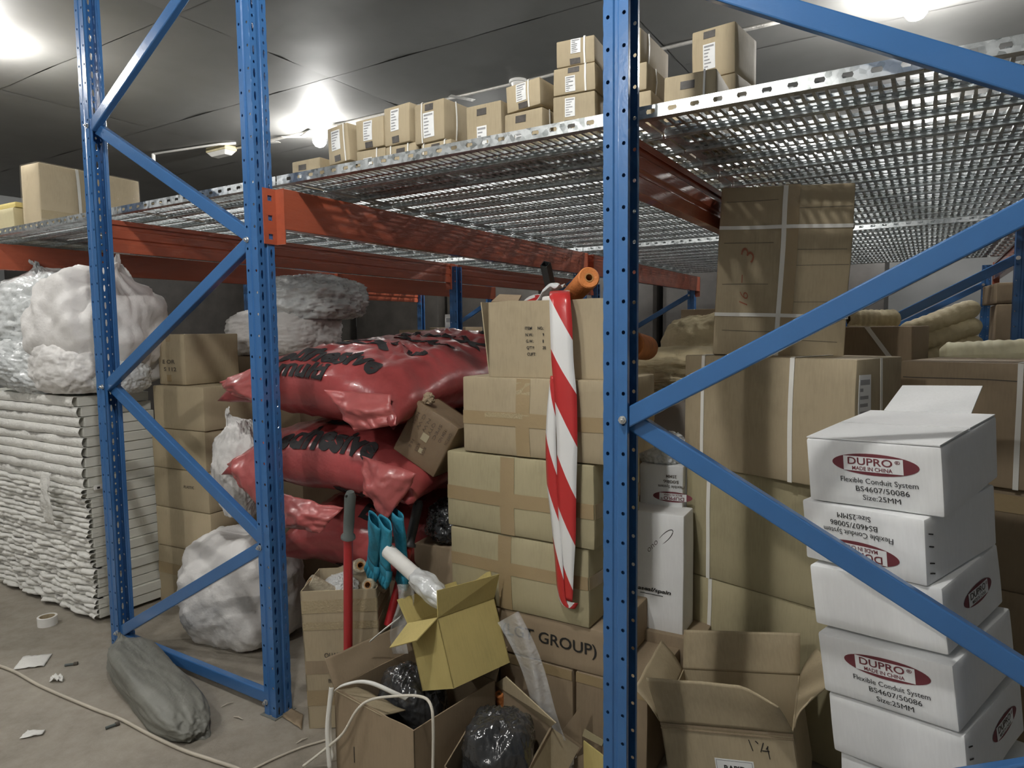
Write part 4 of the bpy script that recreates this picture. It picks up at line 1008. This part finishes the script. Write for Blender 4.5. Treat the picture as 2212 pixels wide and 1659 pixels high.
# ------------------------------------------------------------------ foreground: wrapped carton with rolls, cutters, gloves
tb = thing('wrapped_carton', 'taped up open carton holding print rolls beside the second blue post', 'box', (0,0,0), rot(.55, 0, -.03)); tb['dim'] = (.285, .25, .535)
tb.location = Vector((1.333,.022,0)) + rot(.55, 0, -.03) @ Vector((.1425,.125,0))
walls(tb, (.285, .25, .535), KRAFT)
tape_band(tb, .24, .05, 'FR', KRAFT2, 'dark_band'); tape_band(tb, .12, .06, 'FR', TAPE); tape_band(tb, .475, .05, 'FR', SHINYTAPE, 'clear_tape'); tape_band(tb, .40, .03, 'FR', SHINYTAPE, 'clear_tape')  # first band is a strip of darker kraft colour
fit_letter(tb, 'F', .13, .285, .018, 'QUANTITY', INK, .11); fit_letter(tb, 'F', .12, .185, .014, 'BRAND', INK, .07)
f_ = put('stretch_film', body_mesh(.289, .254, .535, None, 55), FILM, tb, 60)
def print_roll(label, px0, py0, Y0, px1, py1, Y1, r, core=.55):
    return roll('print_roll', label, at(px0, py0, Y=Y0), at(px1, py1, Y=Y1), r, CREAM2, core)
CREAM2 = plain('printed_film', (.50, .44, .32), .25, 0, .35, 60, .3, 80, .5, (1, 1, 4))
print_roll('patterned film roll lying in the taped up carton at its left', 668, 1258, .12, 745, 1300, .22, .034)
print_roll('rolled film with a brown core pointing at the blue gloves', 778, 1222, .30, 722, 1245, .36, .030)
print_roll('short tape roll with an orange core in the taped up carton', 795, 1264, .16, 825, 1268, .26, .026)
sack('plastic_sack', 'clear plastic wrap bunched between the rolls in the taped up carton', at(735, 1290, Y=.24), (.07,.06,.05), CLEARSACK, 23, 0, (0,0), 2, .2, .08, 9, .8)
def cutters(label, top, mid, bottom, gm, flare):
    top, mid, bottom = Vector(top), Vector(mid), Vector(bottom); t = thing('cutter_handle', label, 'bolt cutter', bottom, None, 'bolt cutter handles')
    a, b, c = top-bottom, mid-bottom, Vector((0,0,0)); d = (a-b)
    MB().tube([b-d*.02, b+d*.03, b+d*.08, b+d*.35, b+d*.6, b+d*.9, a], [.026, .025, .0175, .019, .0185, .020, .013], 14).build('grip', gm, t, 60)
    MB().tube([c, b], .0165, 14).build('tube', REDTUBE, t, 60)
    MB().tube([b+d*.93+Vector((0,-.016,0)), b+d*.93+Vector((0,-.024,0))], .004, 8).build('hang_hole', BLACK, t)
    return t
cutters('red tubed bolt cutter handle with grey grip standing in front', at(757, 1062, Y=.0), at(752, 1160, Y=.02), at(752, 1415, Y=.05), GRIP, 1)
cutters('red tubed bolt cutter handle with dark grip leaning behind the white film roll', at(905, 1080, Y=.36), at(884, 1178, Y=.31), at(838, 1350, Y=.22), DARKGRIP, 1)
def glove(label, px, py, Y, ang, sc, seed):
    c = at(px, py, Y=Y); t = thing('rubber_glove', label, 'glove', c, rot(-.45, .15, ang), 'blue rubber gloves')
    def fn(a, b):
        th = 2*PI*a; w_ = (.042+.012*b)*sc*(1+.1*noise.noise(Vector((a*4, b*3, seed)))); d_ = .016*sc*(1+.4*noise.noise(Vector((a*6, b*4, seed))))
        return (w_*math.cos(th), d_*math.sin(th), (.05+.22*b)*sc)
    MB().grid(fn, 28, 14).build('cuff', GLOVE, t, 180, 0, .002)
    def palm(a, b):
        th, ph = 2*PI*a, PI*(b-.5); return (.046*sc*math.cos(ph)*math.cos(th), .018*sc*math.cos(ph)*math.sin(th), .045*sc*math.sin(ph)+.03*sc)
    MB().grid(palm, 22, 14).build('palm', GLOVE, t, 180)
    for k in range(4):
        x = (-.033+.022*k)*sc; ln = (.058, .07, .066, .05)[k]*sc; bend = .012*noise.noise(Vector((k, seed, 1)))
        MB().tube([(x, 0, .01), (x*1.05, -.006, -.02*sc), (x*1.1+bend, -.012, -.6*ln), (x*1.1+bend*1.4, -.012, -ln)], [.0115*sc, .012*sc, .0115*sc, .005*sc], 10).build('finger', GLOVE, t, 180)
    MB().tube([(.04*sc, 0, .045*sc), (.056*sc, -.01, .02*sc), (.060*sc, -.016, -.01*sc)], [.013*sc, .0125*sc, .006*sc], 10).build('thumb', GLOVE, t, 180)
    return t
glove('blue rubber glove hanging fingers down nearest the front bolt cutter', 832, 1238, .19, .42, .92, 1)
glove('blue rubber glove behind, with a pale mark on its cuff', 806, 1226, .215, .50, .95, 2)
glove('blue rubber glove beside the dark gripped cutter handle', 872, 1240, .24, .16, .95, 3)
b0 = carton('brown_carton', 'small brown carton between the gloves and the centre stack', (1.530,.42,.0,.205,.26,.640,.12,0,0), KRAFT2)
sack('plastic_sack', 'black plastic bag glinting above the small brown carton', (1.64,.56,.645), (.10,.12,.09), BLACKFILM, 24, 0, (0,0), 2.3, .15, .06, 9, .8)
A, B = at(838, 1190, Y=.13), at(958, 1298, Y=.10)
t = roll('film_roll', 'white plastic film roll leaning across the dark gripped cutter', A, B, .027, PLASTIC_W, .3)
MID = A.lerp(B, .45)
def fn(a, b):
    th = 2*PI*a; d = (B-A).normalized(); ax = d.cross(Vector((0,0,1))).normalized(); up = ax.cross(d)
    rr = .030+.010*math.sin(b*PI)+.012*noise.noise(Vector((math.cos(th)*2, math.sin(th)*2, b*4)))
    return A.lerp(B, .50+.50*b)+(ax*math.cos(th)+up*math.sin(th))*rr-t.location
MB().grid(fn, 30, 20).build('loose_film', CLEARSACK, t, 180)
MB().grid(lambda a, b: at(858+34*a-14*b+6*math.sin(b*7), 1262+150*b, Y=.12-.02*math.sin(a*5+b*3))-t.location, 12, 24).build('hanging_film', FILM2, t, 180, 0, .0008)

# ------------------------------------------------------------------ foreground: open cartons
g1 = thing('open_carton', 'worn open brown carton in front with black bag inside', 'box', (0,0,0), rot(-.14)); g1['dim'] = (.40, .38, .285)
g1.location = Vector((1.594,-.089,0)) + rot(-.14) @ Vector((.20,.19,0))
walls(g1, (.40, .38, .285), KRAFT2, .004, True)
curved_flap(g1, (-.20,.19,.28), (-.20,-.19,.28), (-.02,0,.10), lambda a, b: .03*b, KRAFT2)
curved_flap(g1, (.20,.19,.28), (-.20,.19,.28), (0,.05,.11), lambda a, b: .02*b*b, KRAFT2)
curved_flap(g1, (-.20,-.19,.28), (.05,-.19,.28), (.0,.10,-.03), lambda a, b: .0, KRAFT, 10)
MB().box((-.10,-.1915,.06), (-.097,-.1905,.115)).build('pen_stroke', BLACK, g1)
sack('plastic_sack', 'black glossy plastic bag inside the worn open carton', (1.78,.10,.01), (.12,.11,.165), BLACKFILM, 31, 0, (0,0), 2.4, .12, .035, 6, .9)
yb = thing('open_carton', 'tilted yellow open carton with spread flaps', 'box', (0,0,0), rot(-.2, -.047, -.389)); yb['dim'] = (.168, .266, .226)
yb.location = Vector((1.867,.05,.285)) + rot(-.2, -.047, -.389) @ Vector((.084,.133,0))
walls(yb, (.168, .266, .226), YELLOW, .003)
hw, hd, hh = .084, .133, .226
MB().board([(-hw,-hd,hh), (hw,-hd,hh), (hw*.9,-hd-.095,hh-.045), (-hw*.95,-hd-.095,hh-.055)], .003).build('flap', YELLOW, yb)
MB().board([(hw,-hd,hh), (hw,hd,hh), (hw+.045,hd+.01,hh+.075), (hw+.035,-hd-.005,hh+.085)], .003).build('flap', YELLOW, yb)
MB().board([(-hw,hd,hh), (-hw,-hd,hh), (-hw-.015,-hd-.01,hh+.085), (-hw-.015,hd,hh+.085)], .003).build('flap', YELLOW, yb)
MB().board([(hw,hd,hh), (-hw,hd,hh), (-hw*.8,hd+.03,hh+.09), (hw*.8,hd+.03,hh+.09)], .003).build('flap', YELLOW, yb)
# carton with black plastic, its opening turned to the viewer
def open_prism(label, rim, z, zb, mat, th=.004, cat='box'):
    c = sum(rim, Vector())/4; t = thing('open_carton', label, cat, (c.x, c.y, zb))
    o = t.location
    for k in range(4):
        a, b = rim[k], rim[(k+1)%4]
        MB().board([Vector((a.x, a.y, zb))-o, Vector((b.x, b.y, zb))-o, b-o, a-o], th).build('wall', mat, t)
    MB().board([Vector((p.x, p.y, zb+.003))-o for p in rim], th).build('base', mat, t)
    return t
rim = [at(962, 1655, z=.17), at(1068, 1478, z=.24), at(1190, 1570, z=.21), at(1085, 1760, z=.14)]
g2 = open_prism('open carton full of black plastic in the front beside the nearest post', rim[::-1], .2, 0, KRAFT2); o = g2.location
e0, e1 = rim[2], rim[3]
MB().board([e0-o, at(1252, 1615, z=.12)-o, at(1190, 1730, z=.03)-o, e1-o], .004).build('flap', KRAFT, g2)
MB().board([rim[1]-o, at(1092, 1462, z=.30)-o, at(1200, 1562, z=.25)-o, rim[2]-o], .004).build('flap', KRAFT, g2)
sack('plastic_sack', 'black plastic bag bulging out of the carton beside the nearest post', Vector(((rim[0]+rim[1]+rim[2]+rim[3])/4).xy.to_3d())+Vector((0,0,.01)), (.11,.12,.15), BLACKFILM, 33, .5, (0,0), 2.8, .10, .03, 6, .85)
t = roll('tape_roll', 'orange cored tape end poking up beside the black plastic', at(1078, 1500, Y=.26), at(1092, 1560, Y=.30), .016, ORANGEROLL, .4)
t = thing('plastic_sheet', 'clear plastic sheet draped between the yellow carton and the centre stack', 'plastic sheet', at(1150, 1480, Y=.24))
MB().grid(lambda a, b: at(1075+45*a+110*b+8*math.sin(b*5), 1345+255*b-25*a*(1-b), Y=.27-.05*b+.015*math.sin(a*6+b*4))-t.location, 14, 24).build('sheet', FILM2, t, 180, 0, .0008)
t = thing('open_carton', 'small torn carton with bent flaps against the nearest post', 'box', (2.33,.22,0))
o = t.location
MB().board([at(1260, 1600, Y=.20)-o, at(1312, 1640, Y=.12)-o, at(1316, 1760, Y=.12)-o, at(1262, 1720, Y=.20)-o], .004).build('wall', YELLOW, t)
MB().board([at(1214, 1580, Y=.26)-o, at(1253, 1528, Y=.30)-o, at(1258, 1612, Y=.30)-o, at(1240, 1640, Y=.26)-o], .004).build('flap', KRAFT2, t)
MB().board([at(1262, 1575, Y=.30)-o, at(1304, 1600, Y=.24)-o, at(1300, 1612, Y=.24)-o, at(1258, 1590, Y=.30)-o], .004).build('flap', KRAFT3, t)
MB().board([at(1240, 1640, Y=.26)-o, at(1300, 1610, Y=.26)-o, at(1300, 1720, Y=.26)-o, at(1240, 1720, Y=.26)-o], .004).build('wall', KRAFT2, t)
# strap and cable over the front carton
def flat_strap(name, label, pts, wv, mat, cat='strap', wd=(0,0,1)):
    c = Vector(pts[len(pts)//2]); t = thing(name, label, cat, (c.x, c.y, 0)); o = t.location
    ribbon('band', [Vector(p)-o for p in pts], [wv]*len(pts), mat, t, None, 1, 0, 0, wd, 8); return t
flat_strap('packing_strap', 'white packing strap arching over the worn open carton', [at(720, 1640, Y=-.12), at(713, 1560, Y=-.12), at(722, 1495, Y=-.11), at(760, 1475, Y=-.09), at(800, 1475, Y=-.06), at(850, 1496, Y=-.03), at(880, 1510, Y=.0)], .016, STRAP, 'strap', (.5,.3,.8))
flat_strap('packing_strap', 'white packing strap standing at the left corner of the worn carton', [at(712, 1660, Y=-.13), at(707, 1580, Y=-.13), at(712, 1520, Y=-.125), at(716, 1484, Y=-.12)], .018, STRAP, 'strap', (1,.2,0))
flat_strap('packing_strap', 'white strap running up from the worn carton past the red tube', [at(800, 1385, Y=.06), at(830, 1360, Y=.1), at(866, 1332, Y=.14)], .012, STRAP, 'strap', (.4,0,.9))
def cable(name, label, pts, r, mat, cat='cable'):
    P = [Vector(p) for p in pts]; Q = []
    for i in range(len(P)-1):
        a, b, c, e = P[max(i-1,0)], P[i], P[i+1], P[min(i+2, len(P)-1)]
        for k in range(8):
            f = k/8; Q.append(.5*((2*b)+(c-a)*f+(2*a-5*b+4*c-e)*f*f+(3*b-a-3*c+e)*f**3))
    Q.append(P[-1])
    return tag(MB().tube(Q, r, 8).build(name, mat, None, 180), label, cat)
cable('white_cable', 'off-white cable looping over the front of the worn open carton', [at(655, 1655, z=.012), at(700, 1620, Y=-.13), at(740, 1585, Y=-.13), at(770, 1535, Y=-.125), at(800, 1512, Y=-.115), at(850, 1504, Y=-.12), at(905, 1504, Y=-.14), at(930, 1522, Y=-.165), at(936, 1580, Y=-.17), at(934, 1700, Y=-.17)], .0045, ROPE)
cable('floor_cable', 'dusty pale cable snaking across the concrete floor', [at(-20, 1432, z=.008), at(30, 1450, z=.008), at(90, 1483, z=.008), at(200, 1530, z=.008), at(260, 1553, z=.008), at(330, 1590, z=.008), at(400, 1622, z=.008), at(460, 1642, z=.008), at(530, 1668, z=.008), at(600, 1720, z=.008)], .0065, FLOORCABLE)
cable('floor_cable', 'pale cord on the floor leading to the strapped carton corner', [at(540, 1665, z=.006), at(590, 1640, z=.006), at(650, 1615, z=.006), at(706, 1598, z=.006)], .004, FLOORCABLE)

# ------------------------------------------------------------------ floor litter
def litter(name, label, pts, mat, cat='paper', th=.002, z=.002, curl=.01):
    P = [at(*p, z=z) for p in pts]; c = sum(P, Vector())/4; t = thing(name, label, cat, (c.x, c.y, 0))
    MB().grid(lambda a, b: (P[0].lerp(P[1], a)).lerp(P[3].lerp(P[2], a), b)-t.location+Vector((0,0,.003+curl*abs(noise.noise(Vector((a*3, b*3, c.x*5)))))), 10, 8).build('sheet', mat, t, 180, 0, th)
litter('paper_scrap', 'torn white paper lying on the floor near the left edge', [(28, 1448), (95, 1440), (113, 1413), (50, 1420)], PAPER)
litter('paper_scrap', 'small white paper scrap on the floor at the bottom left', [(42, 1597), (92, 1588), (98, 1578), (60, 1580)], PAPER)
litter('paper_scrap', 'crumpled white paper bit on the floor between cable and torn paper', [(106, 1474), (135, 1474), (137, 1465), (114, 1463)], PAPER, curl=.03)
litter('cardboard_scrap', 'dull cardboard scrap on the floor beside the second post', [(610, 1550), (652, 1578), (655, 1545), (625, 1530)], KRAFT2, 'cardboard')
for k, (a, b, lb) in enumerate((((140, 1437), (168, 1433), 'short dark stick on the floor beside the torn paper'), ((228, 1573), (258, 1562), 'dark screw like stub on the floor below the cable'))):
    A, B = at(*a, z=.006), at(*b, z=.006); t = thing('stub', lb, 'debris', ((A+B)/2).xy.to_3d())
    MB().tube([A-t.location, A.lerp(B, .7)-t.location], .006, 8).build('shank', GRIP, t); MB().tube([A.lerp(B, .7)-t.location, B-t.location], .009, 8).build('head', INK, t)
for k, (px, py, dx, dy, lb) in enumerate(((478, 1527, 26, -10, 'thin pale straw on the dirt beside the grey plastic sack'), (505, 1548, 20, 6, 'short pale straw on the dirt left of the second post base'),
        (300, 1522, 34, -8, 'thin pale wood sliver lying just below the grey plastic sack'), (640, 1606, 24, -12, 'short pale sliver on the dirt right of the second post base'))):
    A, B = at(px, py, z=.004), at(px+dx, py+dy, z=.004); t = thing('straw', lb, 'debris', ((A+B)/2).xy.to_3d())
    MB().tube([A-t.location, (A+B)/2-t.location+Vector((0,0,.004)), B-t.location], [.002, .003, .0015], 6).build('stem', FLOORCABLE, t)
A = at(103, 1349, z=.0); t = thing('tape_roll', 'white tape roll on the floor at the foot of the paper bundles', 'tape roll', A)
n = 28; ring = lambda r_, z_: [(r_*math.cos(2*PI*j/n), r_*math.sin(2*PI*j/n), z_) for j in range(n)]
MB().add(ring(.045, 0)+ring(.045, .045)+ring(.036, .045)+ring(.036, 0), [(k*n+j, k*n+(j+1)%n, ((k+1)%4)*n+(j+1)%n, ((k+1)%4)*n+j) for k in range(4) for j in range(n)]).build('tape', PLASTIC_W, t, 40)
MB().add(ring(.0365, .002)+ring(.0365, .043)+ring(.033, .043)+ring(.033, .002), [(k*n+j, k*n+(j+1)%n, ((k+1)%4)*n+(j+1)%n, ((k+1)%4)*n+j) for k in range(4) for j in range(n)]).build('core', KRAFT, t, 40)

# ------------------------------------------------------------------ background goods
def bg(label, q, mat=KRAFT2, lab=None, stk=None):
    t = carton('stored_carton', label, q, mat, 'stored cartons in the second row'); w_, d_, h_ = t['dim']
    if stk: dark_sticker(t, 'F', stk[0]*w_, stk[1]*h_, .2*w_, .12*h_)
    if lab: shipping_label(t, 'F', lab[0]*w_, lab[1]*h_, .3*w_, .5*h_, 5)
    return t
P0 = at(632, 745, Y=3.0)
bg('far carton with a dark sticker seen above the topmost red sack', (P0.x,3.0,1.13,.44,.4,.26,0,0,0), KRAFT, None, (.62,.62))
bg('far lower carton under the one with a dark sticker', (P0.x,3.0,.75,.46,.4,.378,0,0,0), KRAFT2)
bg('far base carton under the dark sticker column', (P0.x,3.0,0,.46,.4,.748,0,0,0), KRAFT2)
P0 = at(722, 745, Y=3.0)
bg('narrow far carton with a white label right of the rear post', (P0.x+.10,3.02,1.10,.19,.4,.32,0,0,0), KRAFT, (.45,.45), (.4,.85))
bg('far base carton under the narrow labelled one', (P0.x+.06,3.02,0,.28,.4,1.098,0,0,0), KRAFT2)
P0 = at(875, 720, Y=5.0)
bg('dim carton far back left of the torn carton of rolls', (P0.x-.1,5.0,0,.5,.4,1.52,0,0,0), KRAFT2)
P0 = at(940, 710, Y=5.6); bg('dim far carton with a pale label behind the rear brace', (P0.x-.1,5.6,0,.6,.4,1.55,0,0,0), KRAFT2, (.6,.86))
carton('dark_back_block', 'added dark block standing along the far left wall', (-7.3, 2.6, 0, 1.0, 3.0, 2.5, 0, 0, 0), DARKBACK, 'added dark blocks far behind')  # added block, covers the pale left wall to keep that gap dark
for k, (x, y, w_, h_) in enumerate(((-7.2, 5.9, 2.2, 2.5), (-4.8, 6.6, 1.7, 2.45), (-3.0, 6.7, 1.6, 2.5), (-1.3, 6.9, 1.5, 2.4), (.3, 7.0, 1.5, 2.5), (1.95, 7.0, .9, 2.3))):  # invented blocks hiding the pale back wall so the rear stays dark
    carton('dark_back_block', 'added dark block far behind, %s from the left' % ('first', 'second', 'third', 'fourth', 'fifth', 'sixth')[k], (x, y, 0, w_, .9, h_, 0, 0, 0), DARKBACK, 'added dark blocks far behind')
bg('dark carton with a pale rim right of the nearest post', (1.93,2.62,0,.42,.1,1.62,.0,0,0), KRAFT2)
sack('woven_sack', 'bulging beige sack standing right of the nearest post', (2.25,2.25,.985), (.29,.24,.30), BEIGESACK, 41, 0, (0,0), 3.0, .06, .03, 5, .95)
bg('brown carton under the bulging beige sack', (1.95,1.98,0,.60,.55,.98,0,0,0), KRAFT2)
sack('woven_sack', 'beige sack lying flat beneath the bulging one', (2.30,1.55,1.24), (.30,.22,.09), BEIGESACK, 42, .1, (0,0), 2.6, .08, .03, 8, .9, ridge_axis=1)
sack('woven_sack', 'crumpled beige sack below, next to the strapped cartons', (2.14,1.38,1.18), (.24,.18,.07), BEIGESACK, 43, 0, (0,0), 2.4, .12, .05, 8, .9)
t = carton('wrapped_carton', 'dark carton top with glinting plastic beside the wide strapped carton', (1.95,1.2,0,.50,.45,1.18,.1,0,0), KRAFT2)
put('stretch_film', body_mesh(.51, .46, 1.185, .01, 77), FILM2, t, 60)
sack('plastic_sack', 'clear plastic bag on the grey lit conduit box behind the nearest post', at(1432, 1003, Y=.94), (.09,.08,.07), CLEARSACK, 44, 0, (0,0), 2.2, .15, .08, 9, .85)
# woven rolls at the right
def soft_roll(label, p0, p1, r, mat, seed):
    p0, p1 = Vector(p0), Vector(p1); t = thing('woven_roll', label, 'sack', (p0+p1)/2-Vector((0,0,r)), None, 'rolled woven sacks'); o = t.location
    d = (p1-p0).normalized(); ax = d.cross(Vector((0,0,1))).normalized(); up = ax.cross(d)
    def fn(a, b):
        th = 2*PI*a; e = min(1, min(b, 1-b)*9+.25); rr = r*e**.5*(1+.06*noise.noise(Vector((math.cos(th)*2, math.sin(th)*2, b*6+seed)))+.03*math.sin(b*60+seed))
        return p0.lerp(p1, b)-o+(ax*math.cos(th)+up*math.sin(th)*.82)*rr
    MB().grid(fn, 30, 50).build('body', mat, t, 180)
Yr = 2.05
for k, (a, b, lb) in enumerate((((1945, 722), (2112, 662), 'topmost'), ((1950, 752), (2116, 700), 'second'), ((1968, 782), (2118, 738), 'third'), ((1975, 815), (2120, 775), 'lowest'))):
    soft_roll('%s rolled woven beige sack behind the right cartons' % lb, at(*a, Y=Yr), at(*b, Y=Yr+.12), .055, BEIGESACK, k)
soft_roll('pale ribbed foam roll at the right edge above the shaded carton', at(2030, 768, Y=1.72), at(2240, 760, Y=1.70), .065, PALESACK, 8)
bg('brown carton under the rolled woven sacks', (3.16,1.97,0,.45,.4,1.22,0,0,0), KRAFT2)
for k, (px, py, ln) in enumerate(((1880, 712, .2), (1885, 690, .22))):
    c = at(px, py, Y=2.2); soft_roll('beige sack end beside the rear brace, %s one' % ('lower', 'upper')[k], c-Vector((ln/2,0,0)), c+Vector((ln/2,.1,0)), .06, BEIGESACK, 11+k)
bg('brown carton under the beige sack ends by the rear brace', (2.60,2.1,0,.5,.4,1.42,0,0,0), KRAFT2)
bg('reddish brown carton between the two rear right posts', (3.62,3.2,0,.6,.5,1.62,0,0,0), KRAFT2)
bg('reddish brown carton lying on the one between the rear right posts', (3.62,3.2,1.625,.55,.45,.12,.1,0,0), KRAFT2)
